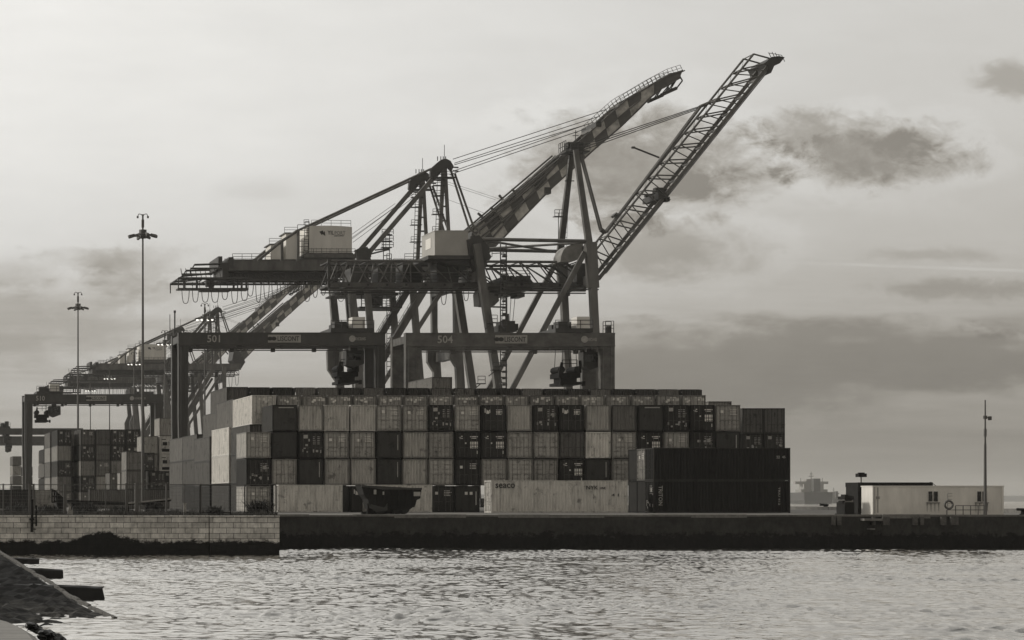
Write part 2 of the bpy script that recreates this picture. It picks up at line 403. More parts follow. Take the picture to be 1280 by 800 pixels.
def quay_mat(name, v, tide_z, dark, weeds=1.0, stain=True, bricks=None):
    m, nt, bs = nodes_of(name)
    g = nt.nodes.new('ShaderNodeNewGeometry'); sp = nt.nodes.new('ShaderNodeSeparateXYZ'); nt.links.new(g.outputs['Position'], sp.inputs[0])
    pos = g.outputs['Position']
    n = noise(nt, .45, 7, .68, pos, (1, 1, 1.8)); n2 = noise(nt, 3.2, 6, .7, pos, (1, 1, .5))
    col = mix_rgb(nt, 1.0, tint(v), ramp(nt, n, [(.25, .5), (.5, 1), (.8, 1.3)]), 'MULTIPLY')
    col = mix_rgb(nt, .85, col, ramp(nt, n2, [(.3, .55), (.62, 1.1)]), 'MULTIPLY')
    hgt = n2
    if bricks:
        cb = nt.nodes.new('ShaderNodeCombineXYZ'); nt.links.new(sp.outputs[0], cb.inputs[0]); nt.links.new(sp.outputs[2], cb.inputs[1])
        b = nt.nodes.new('ShaderNodeTexBrick'); nt.links.new(cb.outputs[0], b.inputs['Vector'])
        b.inputs['Scale'].default_value = 1; b.inputs['Brick Width'].default_value = bricks[0]; b.inputs['Row Height'].default_value = bricks[1]
        b.inputs['Mortar Size'].default_value = .016; b.inputs['Mortar Smooth'].default_value = .3
        b.inputs['Color1'].default_value = (1, 1, 1, 1); b.inputs['Color2'].default_value = (.70, .70, .70, 1); b.inputs['Mortar'].default_value = (.10, .10, .10, 1)
        col = mix_rgb(nt, 1.0, col, b.outputs['Color'], 'MULTIPLY'); hgt = b.outputs['Color']
    # the tide line: wet weed below, with a ragged top
    tn = noise(nt, 1.3, 9, .82, pos, (1, 1, 1.5))
    def math_(k, a, b):
        x = nt.nodes.new('ShaderNodeMath'); x.operation = k
        for i, y in enumerate((a, b)):
            if isinstance(y, bpy.types.NodeSocket): nt.links.new(y, x.inputs[i])
            else: x.inputs[i].default_value = y
        return x.outputs[0]
    lvl = math_('ADD', sp.outputs[2], math_('MULTIPLY', math_('SUBTRACT', tn, .5), 1.5 * weeds))
    if stain:          # a darker seep in the face
        dx = math_('MULTIPLY', math_('SUBTRACT', sp.outputs[0], stain), .62)
        lvl = math_('SUBTRACT', lvl, math_('MULTIPLY', math_('POWER', 2.718, math_('MULTIPLY', math_('MULTIPLY', dx, dx), -1.0)), .62))
    mr = nt.nodes.new('ShaderNodeMapRange'); mr.interpolation_type = 'SMOOTHSTEP'; nt.links.new(lvl, mr.inputs[0])
    mr.inputs[1].default_value = tide_z - .10; mr.inputs[2].default_value = tide_z + .12
    col = mix_rgb(nt, mr.outputs[0], mix_rgb(nt, 1.0, tint(dark), ramp(nt, n2, [(.3, .5), (.7, 1.5)]), 'MULTIPLY'), col)
    nt.links.new(col, bs.inputs['Base Color']); bs.inputs['Roughness'].default_value = .8; bs.inputs['Specular IOR Level'].default_value = .25
    bump(nt, bs, hgt, .7, .08)
    return m

t = thing('stone_quay_wall', 'pale stone block quay wall with a dark weedy tide line', 'wall', (10, 161, -4))
mb = MB(); MASON = quay_mat('stone_blocks', .80, -1.60, .014, 1.0, PX(128, 161), (.92, .36))
mb.box((-120, 161.0, -4), (23.66, 161.6, .02)); mb.build('wall_face', MASON, t)
mb = MB(); mb.box((23.72, 160.86, -4), (28.38, 161.9, -.02)); mb.build('end_block', MASON, t)
mb = MB(); x = -120
while x < 23.5:
    l = 1.4 + rnd.random() * .9; mb.box((x, 160.97 + rnd.random() * .03, .021), (min(x + l - .015, 23.66), 161.9, .11 + rnd.random() * .03)); x += l
x = 23.74
while x < 28.2:
    l = 1.2 + rnd.random() * .6; mb.box((x, 160.83, -.019), (min(x + l - .015, 28.4), 161.9, .10 + rnd.random() * .03)); x += l
mb.build('coping', MASON, t)
mb = MB(); mb.box((27.6, 161.91, -4), (28.29, 183.0, -.01)); mb.build('return_face', MASON, t)

t = thing('concrete_quay_wall', 'long dark concrete quay wall stained black by the tide', 'wall', (60, 183, -4))
DARKQ = quay_mat('stained_concrete', .046, -1.45, .011, 1.9, 0)
mb = MB(); mb.box((28.31, 183.0, -4), (100.0, 183.5, -.10)); mb.build('wall_face', DARKQ, t)
mb = MB(); x = 28.6; CAPM = concrete('worn_coping', .20, .9)
while x < 99.5:
    l = 2.2 + rnd.random() * 2.2; d = rnd.random() * .12; e = rnd.random()
    mb.box((x, 182.93 + d, -.098 - (.16 * e if e > .55 else 0)), (min(x + l - .02, 100.0), 184.18, .02 + rnd.random() * .05)); x += l
mb.build('coping', CAPM, t)
mb = MB()            # rubbing ledge and broken fender blocks
for px in (1040, 1046, 1090, 1103, 1141, 1150, 1176, 1188):
    X = PX(px, 182.8); mb.box((X, 182.7, -.75), (X + .22 + rnd.random() * .4, 182.98, -.12))
mb.build('fender_block', concrete('worn_fender', .12, 2), t)
mb = MB(); X0, X1 = PX(1082, 182), PX(1105, 182)
mb.box((X0, 182.2, -.42), (X1, 182.98, -.25)); mb.box((X0 + .5, 182.4, -1.1), (X1 - .5, 182.97, -1.0)); mb.build('ledge', CAPM, t)
# side face of the quay where it turns away
mb = MB(); ed = [(100, 183.0), (107, 221), (119, 290), (126, 420), (140, 1700)]
for a, b in zip(ed, ed[1:]):
    mb.add([(a[0], a[1], -4), (b[0], b[1], -4), (b[0], b[1], .02), (a[0], a[1], .02), (a[0] - 1.2, a[1], .02), (b[0] - 1.2, b[1], .02)], [(0, 1, 2, 3), (3, 2, 5, 4)])
mb.build('berth_face', DARKQ, t)
# edge kerb along the berth
mb = MB()
for a, b in zip(ed, ed[1:]):
    n = 6
    for i in range(n):
        p = Vector((a[0], a[1], 0)).lerp(Vector((b[0], b[1], 0)), i / n); q = Vector((a[0], a[1], 0)).lerp(Vector((b[0], b[1], 0)), (i + .97) / n)
        mb.beam(p + Vector((-1.4, 0, .14)), q + Vector((-1.4, 0, .14)), .5, .25)
mb.build('berth_kerb', M['yard'], t)

# slipway with a pale lip added for its lit rim, lower left
def slipway():
    m, nt, bs = nodes_of('slipway_cobbles')
    g = nt.nodes.new('ShaderNodeNewGeometry'); pos = g.outputs['Position']
    v = nt.nodes.new('ShaderNodeTexVoronoi'); v.inputs['Scale'].default_value = 2.6; nt.links.new(pos, v.inputs['Vector'])
    sp = nt.nodes.new('ShaderNodeSeparateXYZ'); nt.links.new(pos, sp.inputs[0])
    n = noise(nt, .22, 7, .72, pos, (1, .5, 1))
    ad = nt.nodes.new('ShaderNodeMath'); ad.operation = 'MULTIPLY_ADD'; nt.links.new(n, ad.inputs[0]); ad.inputs[1].default_value = 1.3; nt.links.new(sp.outputs[2], ad.inputs[2])
    wet = ramp(nt, ad.outputs[0], [(-1.0 + 1.0, 0), (1, 1)])
    mr = nt.nodes.new('ShaderNodeMapRange'); mr.interpolation_type = 'SMOOTHSTEP'; nt.links.new(ad.outputs[0], mr.inputs[0])
    mr.inputs[1].default_value = -1.0; mr.inputs[2].default_value = -.1
    c = mix_rgb(nt, mr.outputs[0], tint(.008), tint(.075))
    lo = nt.nodes.new('ShaderNodeMapRange'); nt.links.new(sp.outputs[2], lo.inputs[0]); lo.inputs[1].default_value = -2.12; lo.inputs[2].default_value = -2.42
    pb = ramp(nt, noise(nt, 1.1, 6, .75, pos), [(.45, 0), (.62, 1)]); mm = nt.nodes.new('ShaderNodeMath'); mm.operation = 'MULTIPLY'; nt.links.new(lo.outputs[0], mm.inputs[0]); nt.links.new(pb, mm.inputs[1])
    c = mix_rgb(nt, mm.outputs[0], c, tint(.085))
    c = mix_rgb(nt, .8, c, ramp(nt, noise(nt, 4, 6, .7, pos), [(.3, .4), (.7, 1.5)]), 'MULTIPLY')
    c = mix_rgb(nt, .6, c, ramp(nt, v.outputs['Distance'], [(.1, 1.25), (.75, .35)]), 'MULTIPLY')
    nt.links.new(c, bs.inputs['Base Color']); bs.inputs['Roughness'].default_value = .8; bs.inputs['Specular IOR Level'].default_value = .06
    bump(nt, bs, v.outputs['Distance'], -1.0, .12)
    t = thing('slipway', 'dark cobbled slipway sinking into the water with an added lip for its lit edge', 'slipway', (0, 100, -3))
    a, b = -.0601, .0314
    zz = lambda x, y: WATER + a * (x - 7.55) + b * (y - 75.5)
    rx = lambda y: 7.55 - .95 * (y - 75.5) / 34.5 + .03 * math.sin(y * .5) + .02 * math.sin(y * 1.7 + 1) + .16 * (max(0, 80 - y) / 4.5) ** 2
    NX, NY = 70, 150; mb = MB(); vs = []; r = random.Random(3)
    for j in range(NY + 1):
        y = 64 + (152 - 64) * j / NY
        for i in range(NX + 1):
            x = -9 + (rx(y) + 9) * (i / NX)
            vs.append((x, y, zz(x, y) + (r.random() - .5) * .16 * (1 if i < NX else .3) + .05 * math.sin(x * 1.7 + y * .6)))
    mb.add(vs, [(j * (NX + 1) + i, j * (NX + 1) + i + 1, (j + 1) * (NX + 1) + i + 1, (j + 1) * (NX + 1) + i) for j in range(NY) for i in range(NX)])
    mb.build('paving', m, t, smooth=False)
    mb = MB(); y = 74.0  # thin pale lip, added to stand for the lit rim along the ridge
    while y < 151:
        l = 1.1 + r.random() * .5; p = Vector((rx(y) + .12, y, zz(rx(y), y) + .02 + r.random() * .04)); q = Vector((rx(y + l - .05) + .12, y + l - .05, zz(rx(y + l), y + l) + .02 + r.random() * .04))
        mb.beam(p, q, .10, .12); y += l
    mb.build('lit_rim_lip', concrete('lit_rim_lip', .13, 2.0), t)
    mb = MB(); yy = [72 + k for k in range(80)]; mb.add([(rx(v) + .02, v, -4) for v in yy] + [(rx(v) + .02, v, zz(rx(v), v)) for v in yy], [(k, k + 1, 81 + k, 80 + k) for k in range(79)])
    mb.build('side_face', M['weed'], t)
slipway()
for k, (Y, pr, pt, lab) in enumerate(((88.5, 129, 730, 'thickest dark waterlogged timber beam sticking out from the slipway, nearest the camera'),
                                      (113, 77, 709, 'dark waterlogged timber beam beside the slipway, second one out'),
                                      (137, 48, 696, 'thin dark timber beam beside the slipway, nearest the stone wall'))):
    mb = MB(); x1 = PX(pr, Y); zt = PZ(pt, Y); r = random.Random(k); n = 14; h = .62; d = .8; vs = []
    x0 = x1 - 4.6
    for i in range(n + 1):
        x = x0 + (x1 - x0) * i / n; sag = -.10 * (i / n) ** 3
        w = [(-d / 2, zt - h), (-d / 2 - .02, zt - .06), (-d / 2 + .08, zt), (d / 2 - .08, zt), (d / 2, zt - .06), (d / 2, zt - h)]
        vs += [(x + (r.random() - .5) * (.14 if i == n else .02), Y + a + (r.random() - .5) * .05, z + sag + (r.random() - .5) * .035) for a, z in w]
    fs = []
    for i in range(n):
        for j in range(6): fs.append((i * 6 + j, i * 6 + (j + 1) % 6, (i + 1) * 6 + (j + 1) % 6, (i + 1) * 6 + j))
    fs += [tuple(range(6))[::-1], tuple(range(n * 6, n * 6 + 6))]
    mb.add(vs, fs)
    tag(mb.build('timber_beam', M['timber']), lab, 'beam', 'timber beams beside the slipway')

# the stone deck the viewer stands on: rounded corner shows lower left
def deck():
    m, nt, bs = nodes_of('deck_stone')
    g = nt.nodes.new('ShaderNodeNewGeometry'); pos = g.outputs['Position']
    s = noise(nt, 1.0, 6, .65, pos, (.6, 2.2, 1)); n2 = noise(nt, 14, 4, .6, pos)
    c = mix_rgb(nt, 1.0, tint(.20), ramp(nt, s, [(.3, .72), (.7, 1.2)]), 'MULTIPLY'); c = mix_rgb(nt, .5, c, ramp(nt, n2, [(.3, .7), (.7, 1.2)]), 'MULTIPLY')
    nt.links.new(c, bs.inputs['Base Color']); bs.inputs['Roughness'].default_value = .8; bump(nt, bs, n2, .3, .02)
    pts = [(2.16, -14), (2.16, 24), (2.19, 27.6), (2.235, 29.3), (2.21, 30.9), (2.15, 31.9), (2.06, 32.6), (1.93, 33.1), (1.7, 33.5), (1.2, 33.8), (-12, 34.4), (-12, -14)]
    mb = MB(); n = len(pts); vs = []
    for ins, z in ((0, -3.2), (0, -.66), (.05, -.56), (.16, -.5)):
        for x, y in pts: vs.append((x - ins, y - ins * .6, z))
    fs = [tuple(range(3 * n, 4 * n))]
    for k in range(3):
        for i in range(n): fs.append((k * n + i, k * n + (i + 1) % n, (k + 1) * n + (i + 1) % n, (k + 1) * n + i))
    mb.add(vs, fs); tag(mb.build('path', m), kind='structure')
deck()
for k, (px, py, Y, s, lab) in enumerate(((43, 785, 31.5, .055, 'small dark clump of seaweed on the edge of the stone landing'),
                                         (66, 798, 29.2, .075, 'larger dark clump of seaweed hanging over the landing edge'))):
    mb = MB(); r = random.Random(k + 5); c = P(px, py, Y); nu, nv = 28, 14; vs = []
    for j in range(nv + 1):
        for i in range(nu):
            a, b = 2 * math.pi * i / nu, math.pi * j / nv; rr = s * (1 + .35 * math.sin(3 * a + 2 * b + k) * math.sin(b) + .3 * (r.random() - .5))
            vs.append((c.x + 1.9 * rr * math.sin(b) * math.cos(a), c.y + 3 * rr * math.sin(b) * math.sin(a), c.z + rr * 1.1 * math.cos(b) - .06 * math.sin(b) * math.cos(a)))
    mb.add(vs, [(j * nu + i, j * nu + (i + 1) % nu, (j + 1) * nu + (i + 1) % nu, (j + 1) * nu + i) for j in range(nv) for i in range(nu)])
    for i in range(40):
        a = r.random() * 6.28; q = c + Vector((math.cos(a) * s * 1.8, math.sin(a) * s * 2.6, (r.random() - .6) * s)); mb.tube(c + (q - c) * .8, q + Vector((math.cos(a) * s * .3, 0, -s * .4 * r.random())), s * .12, 5, s * .04)
    tag(mb.build('seaweed', M['weed']), lab, 'seaweed', 'seaweed on the landing')

# far shore
def hills():
    r = random.Random(2)
    for x0, x1, Y, top in ((300, 4200, 9500, 46), (3100, 7200, 10500, 38)):
        mb = MB(); n = 60; pts = []
        ph = [r.uniform(0, 6) for _ in range(5)]
        for i in range(n + 1):
            t = i / n; h = sum(math.sin(t * f + p) / f for f, p in zip((5, 11, 23, 41, 90), ph))
            pts.append((x0 + (x1 - x0) * t, WATER + max(3, top * (.45 + 1.5 * h)) * min(1, 6 * t, 6 * (1 - t)) + 1))
        mb.poly([(x0, WATER - .5)] + pts + [(x1, WATER - .5)], Y, Y + 900)
        tag(mb.build('hills', plain('far_hill', .07, .9, .3, .002)), kind='structure')
hills()

# the air
def haze(density):
    m = bpy.data.materials.new('haze_air'); m.use_nodes = True; nt = m.node_tree; nt.nodes.clear()
    v = nt.nodes.new('ShaderNodeVolumePrincipled'); v.inputs['Color'].default_value = (1, .98, .93, 1); v.inputs['Density'].default_value = density
    v.inputs['Anisotropy'].default_value = .2
    o = nt.nodes.new('ShaderNodeOutputMaterial'); nt.links.new(v.outputs[0], o.inputs['Volume'])
    mb = MB(); mb.box((-14500, -700, -6), (14500, 14000, 105)); tag(mb.build('haze', m), kind='stuff')
haze(.00008)

# ------------------------------------------------------------------ shipping containers
W = 2.36
CACHE = {}
def cached(key, fn):
    if key not in CACHE: CACHE[key] = fn()
    return CACHE[key]
def corr(n0, n1, lo, hi, period=.278):
    """zig-zag (along, depth) line from n0 to n1"""
    pts = []; t = n0
    while t < n1:
        for d, k in ((0, lo), (.07, lo), (.139, hi), (.209, hi)):
            if t + d < n1: pts.append((t + d, k))
        t += period
    pts.append((n1, lo)); return pts
def body_mesh(L, H, end):
    m = MB()
    def wall(line, f):
        vs = [f(a, k, .14) for a, k in line] + [f(a, k, H - .09) for a, k in line]; n = len(line)
        m.add(vs, [(i, i + 1, n + i + 1, n + i) for i in range(n - 1)])
    wall(corr(.1, L - .1, .012, .075), lambda a, k, z: (k, a, z))
    wall(corr(.1, L - .1, .012, .075), lambda a, k, z: (W - k, a, z))
    if end == 'corrugated': wall(corr(.1, W - .1, .03, .12, .278), lambda a, k, z: (a, k, z))
    elif end == 'smooth': wall([(.1, .03), (W - .1, .03)], lambda a, k, z: (a, k, z))
    else: wall([(.1, .14), (W - .1, .14)], lambda a, k, z: (a, k, z))
    wall([(.1, .04), (W - .1, .04)], lambda a, k, z: (a, L - k, z))
    line = corr(.1, L - .1, H - .03, H - .05, .4); n = len(line)
    m.add([(.03, a, k) for a, k in line] + [(W - .03, a, k) for a, k in line], [(i, n + i, n + i + 1, i + 1) for i in range(n - 1)])
    m.add([(.05, .1, .16), (W - .05, .1, .16), (W - .05, L - .1, .16), (.05, L - .1, .16)], [(3, 2, 1, 0)])
    return m.mesh('container_body', M['box'])
def frame_mesh(L, H):
    m = MB(); p = .11
    for x in (0, W - p):
        for y in (0, L - p): m.box((x, y, .12), (x + p, y + p, H - .12))
        m.box((x + .002, p, H - .10), (x + p - .03, L - p, H - .005)); m.box((x + .002, p, .02), (x + p - .03, L - p, .15))
    for y in (0, L - p):
        m.box((p, y + .002, H - .11), (W - p, y + p - .02, H - .004)); m.box((p, y + .002, .02), (W - p, y + p - .02, .15))
    for x in (-.004, W - .176):
        for y in (-.004, L - .16):
            for z in (0, H - .12): m.box((x, y, z), (x + .18, y + .164, z + .12))
    return m.mesh('container_frame', M['box'])
def door_mesh(H, side):
    m = MB(); x0, x1 = (.115, W / 2 - .012) if side == 0 else (W / 2 + .012, W - .115)
    m.box((x0, .085, .155), (x1, .12, H - .115))
    n = 5; zs = np.linspace(.2, H - .16, n + 1)
    for a, b in zip(zs, zs[1:]): m.box((x0 + .05, .025, a + .075), (x1 - .05, .0845, b - .075))
    for z in (.5, H / 2, H - .5):
        xx = x0 if side == 0 else x1 - .1
        m.box((xx, .012, z - .05), (xx + .1, .0845, z + .05))
    return m.mesh('container_door', M['box'])
def rod_mesh(H, x):
    m = MB(); m.tube((x, .0, .12), (x, .0, H - .09), .032, 6)
    for z in (.2, .95, H - .8, H - .17): m.box((x - .06, .0, z - .04), (x + .06, .028, z + .04))
    m.box((x - .02, -.03, 1.0), (x + .38, .0, 1.05))
    return m.mesh('container_rod', M['galv'])
def mark_mesh(kind, H, seed):
    r = random.Random(seed); m = MB()
    def dash(x, z, w, h): m.box((x, -.012, z), (x + w, .024, z + h))
    if kind == 'squares':
        for i in range(2):
            for j in range(2): dash(1.42 + i * .40, .95 + j * .36, .32, .28)
        dash(.35, H - .55, .18, .06); dash(.55, H - .48, .12, .10); dash(.38, H - .66, .32, .05); dash(1.4, H - .5, .75, .09); dash(1.5, H - .64, .55, .06)
        dash(.9, H - 1.15, .14, .14); dash(2.0, .42, .12, .3)
    elif kind == 'logos':
        dash(.45, H - .62, .42, .34) if r.random() < .5 else dash(1.5, H - 1.0, .42, .34)
        for i in range(5):
            for j in range(2): dash(1.36 + j * .42, H - .5 - i * .17, .22 + r.random() * .12, .06)
        for i in range(5): dash(.25 + r.random() * 1.7, .35 + r.random() * 1.3, .12 + r.random() * .16, .10 + r.random() * .16)
        dash(1.35, .55, .12, .3); dash(2.05, .5, .1, .3); dash(.35, .6, .12, .26)
    elif kind == 'few':
        dash(.4 + r.random() * .3, H - .75 - r.random() * .2, .26, .26)
        for i in range(4): dash(1.4, H - .5 - i * .15, .5 + r.random() * .25, .05)
        if r.random() < .5: dash(1.45, H - .85, .3, .28)
    elif kind == 'top_line': dash(.6, H - .30, 1.45, .09)
    elif kind == 'side_line': dash(1.95, H - 1.75, .07, 1.45)
    elif kind == 'header':
        for i in range(5):
            if r.random() < .8: dash(.25 + i * .4 + r.random() * .1, H - .42 - r.random() * .25, .12 + r.random() * .18, .16 + r.random() * .12)
        dash(1.35, H - .30, .6, .07); dash(.3 + r.random(), H - .75, .3, .2)
    elif kind == 'two': dash(.95, H - .85, .26, .28); dash(1.42, H - .85, .26, .28); dash(2.0, .7, .05, 1.3)
    elif kind == 'reefer':
        m.box((.35, -.01, .35), (2.1, .02, .75)); m.box((.45, -.01, 1.25), (1.1, .02, 1.75)); m.box((1.35, -.01, 1.25), (2.0, .02, 1.75))
        m.box((.3, -.01, 2.05), (.9, .02, 2.15)); m.box((1.5, -.01, .95), (1.9, .02, 1.1)); return m.mesh('container_machinery', M['black'])
    return m.mesh('container_marking', M['white'] if kind in ('header', 'few', 'squares', 'two') else M['dull_white'])
DOOR = ('barred',)
def container(label, x, y, z, H=2.6, L=6.06, shade=.4, end='corrugated', marks=None, group=None, along=False, seed=0, bar=None, name='shipping_container', simple=False):
    """x, y, z: near lower left corner of the end that faces the viewer; along=True lays the long side across the view"""
    t = thing(name, label, 'container', (x, y, z), group)
    if along: t.rotation_euler = (0, 0, R(-90)); t.location.y = y + W; ORG[t.name] = Vector((x, y + W, z))
    col = tint(shade)
    def part(nm, me, shade_k=1.0, parent=t):
        o = bpy.data.objects.new(nm, me); C.objects.link(o); o.parent = parent
        o.color = (col[0] * shade_k, col[1] * shade_k, col[2] * shade_k, 1); ORG[o.name] = Vector((x, y, z)); return o
    part('body', cached(('b', L, H, end), lambda: body_mesh(L, H, end)))
    if simple: return t
    part('frame', cached(('f', L, H), lambda: frame_mesh(L, H)), .85 if shade > .5 else 2.3 if shade < .02 else .42)  # gap shade between containers put into darker frames; black ones get paler frames
    if end == 'barred':
        for s in (0, 1):
            d = part('door', cached(('d', H, s), lambda: door_mesh(H, s)), .95)
            for x_ in ((.42, .88) if s == 0 else (1.56, 2.02)):
                rr = part('locking_rod', cached(('r', H, x_), lambda: rod_mesh(H, x_)), 1, d)
                if True: 
                    rr.material_slots[0].link = 'OBJECT'; rr.material_slots[0].material = M['box']; k = 1.9 if shade < .12 else .5; rr.color = (col[0] * k, col[1] * k, col[2] * k, 1)
    if marks == 'hs':
        o = text_mb('hs', .62, .42, (.62, .018, H - .55), .03).mesh('lettering', M['white']); part('marking', o)
        o2 = cached(('m', 'logos', H, 3), lambda: mark_mesh('few', H, 3)); part('marking', o2)
    elif marks:
        s = seed % 14; part('marking', cached(('m', marks, H, s), lambda: mark_mesh(marks, H, s)))
    return t
SH = {'V': .66, 'L': .47, 'l': .43, 'M': .17, 'm': .15, 'd': .05, 'D': .045, 'B': .016}
def spec(code):
    """letter code -> shade, end, words"""
    return {'V': (SH['V'], 'corrugated', 'palest container with ribbed end'), 'L': (SH['L'], 'corrugated', 'pale grey container with ribbed end'),
            'l': (SH['l'], 'barred', 'light grey container with barred doors'), 'M': (SH['M'], 'corrugated', 'mid grey container with a ribbed end'),
            'm': (SH['m'], 'barred', 'mid grey container with barred doors'), 'd': (SH['d'], 'smooth', 'dark container with a smooth blank end'),
            'D': (SH['D'], 'barred', 'dark white-marked container with barred doors')}[code]
ORD = 'first second third fourth fifth sixth seventh eighth ninth tenth eleventh twelfth thirteenth fourteenth fifteenth sixteenth seventeenth eighteenth nineteenth twentieth twenty-first twenty-second'.split()
TIER = {4: 'top tier', 3: 'second tier down', 2: 'third tier down', 1: 'bottom tier'}
# --- the long front wall of twenty-foot containers, ends to the viewer
FY, FX0, PITCH = 231.0, PX(308, 231), 2.513
ROWS = {4: '.d:top_line L L L l:few l:few D:logos l:few D:hs L D:logos D:hs L M d:top_line D:logos D:squares l:few',
        3: 'l:few d D:logos l:few l:few d:side_line L l D:squares D:squares l l m V l:few D:squares l:few D:logos d:side_line',
        2: 'D:logos l d:side_line L L d:side_line L l D:few l l l D:squares d:side_line l l d M d',
        1: 'l:few . . d d:hs . . D:few d:two . . . . . . . . . .'}
ROWS[4] = '. ' + ROWS[4][1:]
hs_fix = {}
for tier, line in ROWS.items():
    for i, tok in enumerate(line.split()):
        if tok == '.': continue
        code, _, mk = tok.partition(':'); shade, end, words_ = spec(code)
        shade *= .86 + .28 * rnd.random()
        if tier == 2 and i > 15: continue
        container(f'{words_}, {TIER[tier]}, {ORD[i]} stack of front wall', FX0 + PITCH * i + (rnd.random() - .5) * .09, FY + (rnd.random() - .5) * .16, 2.6 * (tier - 1), 2.53, 6.06,
                  shade, end, mk or None, 'containers in the front wall', seed=rnd.randrange(40))
# --- second row: forty-foot high cubes, only the top tier and the left end show
Y2, X2 = 238.5, PX(315, 238.5)
codes = 'V l l L l l L l l l L l l L l l L l'.split()
for i, c in enumerate(codes):
    shade, end, words_ = spec(c)
    shade *= .85 + .3 * rnd.random()
    container(f'{words_ if i else "large bright-sided container"}, top tier, {ORD[i]} behind the front wall', X2 + PITCH * i, Y2, 8.7, 2.9, 12.19, shade * .8 if i else .62, 'barred',
              'header', 'high containers behind the front wall', seed=i)
for k, (s, w_) in enumerate(((.06, 'bottom tier'), (.09, 'third tier down'), (.10, 'second tier down'))):
    container(f'grey container showing a narrow strip of side, {w_}, left end of second row', X2 - .2, Y2, 2.9 * k, 2.9, 12.19, s, 'corrugated', None, 'high containers behind the front wall')
# --- third to sixth rows, stepping back at the left end
def left_stack(row, x, y, shades, names, H=2.9):
    for k, (s, nm) in enumerate(zip(shades, names)):
        dx = 0
        if isinstance(s, tuple): s, dx = s
        container(f'{nm}, {row} row back at the left end', x + dx, y, H * k, H, 12.19, s, 'corrugated', None, 'stepped stacks at the left end', seed=k)
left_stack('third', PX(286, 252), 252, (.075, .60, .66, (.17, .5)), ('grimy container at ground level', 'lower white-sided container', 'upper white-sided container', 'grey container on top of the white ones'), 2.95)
left_stack('fourth', PX(262, 265.5), 265.5, (.035, .115, .14, (.15, 1.0), (.13, 1.9)), ('dirty container with painted-in shade at ground level', 'grey container on the second level', 'grey container on the third level', 'grey container on the fourth level', 'grey container on the topmost level'), 2.74)  # lowest one: shade near the ground put into its colour, besides dirt
left_stack('fifth', PX(246, 279), 279, (.035, .11, .14), ('dirty container with painted-in shade at ground level', 'grey container on the second level', 'grey container on the top level'), 2.95)  # bottom colour takes in ground-level shade as well as dirt
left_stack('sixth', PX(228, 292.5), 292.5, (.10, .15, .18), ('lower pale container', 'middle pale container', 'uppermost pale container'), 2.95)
# fourth row, fifth tier: the dark ragged line along the top
X4, Y4 = PX(262, 265.5) + 1.9 + PITCH, 265.5
for i, s in enumerate((.05, .04, .15, .14, .05, .13, .04, .04, .12, .13, .05, .045, .14, .04, .05, .13, .04, .05, .12, .04)):
    container(f'{"dark" if s < .1 else "grey"} container in the rearmost top line, {ORD[i + 1]} from its left end', X4 + PITCH * i, Y4, 2.74 * 4 - .25 * (i / 20), 2.74, 12.19, s * 1.3, 'corrugated', None, 'rearmost containers along the top', simple=True)
container('lone grey container standing a tier above all the others', PX(540, 281), 281, 13.0, 2.6, 12.19, .22, 'corrugated', None)
# two stacks at the far end of the wall
for k in range(2, 5):
    for i in range(2):
        container(f'{"mid grey" if k == 4 else "dark"} barred container in {("inner", "outer")[i]} stack past the wall end, {TIER[k]}', PX(928, 272) + 2.46 * i, 272, 2.9 * (k - 1), 2.9, 12.19,
                  .12 if k == 4 else .05, 'barred', None if k == 4 else 'logos', 'stacks past the right end of the wall', seed=i + k)
container('light grey container alone at right end behind the front wall', PX(890, 245), 246, 8.4, 2.9, 6.06, .26, 'corrugated', None)
# --- forty-foot containers on the apron, long sides to the viewer
XS, YS = PX(614, 214), 214
t = container('long white container with black lettering lying broadside on the apron', XS, YS, .02, 2.9, 12.19, .60, 'barred', None, along=True)
def side_text(t, s, w, h, u, z, m, vertical=False, nm='lettering', deep=.03):
    """lettering on the side that faces the viewer; u metres from the left end"""
    x, y, zz = ORG[t.name]
    mb = text_mb(s, w, h, (x + u, y - W - .012, zz + z), deep, vertical)
    me = mb.mesh(nm, m, (x, y, zz)); me.transform(Matrix.Rotation(R(90), 4, 'Z'))
    o = bpy.data.objects.new(nm, me); C.objects.link(o); o.parent = t; ORG[o.name] = ORG[t.name]; return o
side_text(t, 'seaco', 1.75, .42, 1.25, 2.42, M['dark_letter'])
side_text(t, 'NYK', 1.05, .34, 9.0, 2.26, M['dark_letter']); side_text(t, 'LINE', .5, .2, 9.95, 2.22, M['dark_letter'])
side_text(t, '4 1', .62, .24, 11.05, 1.6, M['dark_letter'])
XB, YB = PX(817, 214), 214
GB = 'black containers stacked beside the quay'
tb = container('black container on the ground with white letters down its side, front row', XB, YB, .02, 2.88, 12.19, SH['B'], 'barred', 'logos', GB, along=True, seed=2)
side_text(tb, 'TRITON', 1.75, .36, .62, 1.55, M['dull_white'], True)
side_text(tb, 'TRIU 412', 1.6, .16, 11.2, 1.5, M['dull_white'], True)
tb2 = container('black container stacked on top of the lettered one, front row', XB, YB, 2.90, 2.92, 12.19, SH['B'] * .9, 'barred', None, GB, along=True)
side_text(tb2, '22', .3, .24, 11.1, 2.1, M['dull_white']); side_text(tb2, '45', .3, .22, 11.6, 2.1, M['dull_white'])
for k, (s, e, mk, nm) in enumerate(((SH['B'] * 1.5, 'smooth', None, 'dark ground-level container, second from the front in the black block'), (.30, 'barred', 'few', 'upper container with light barred doors, second row of the black block'))):
    container(nm, XB + .1, YB + 2.55, .02 + 2.9 * k, 2.9, 12.19, s, e, mk, GB, along=True)
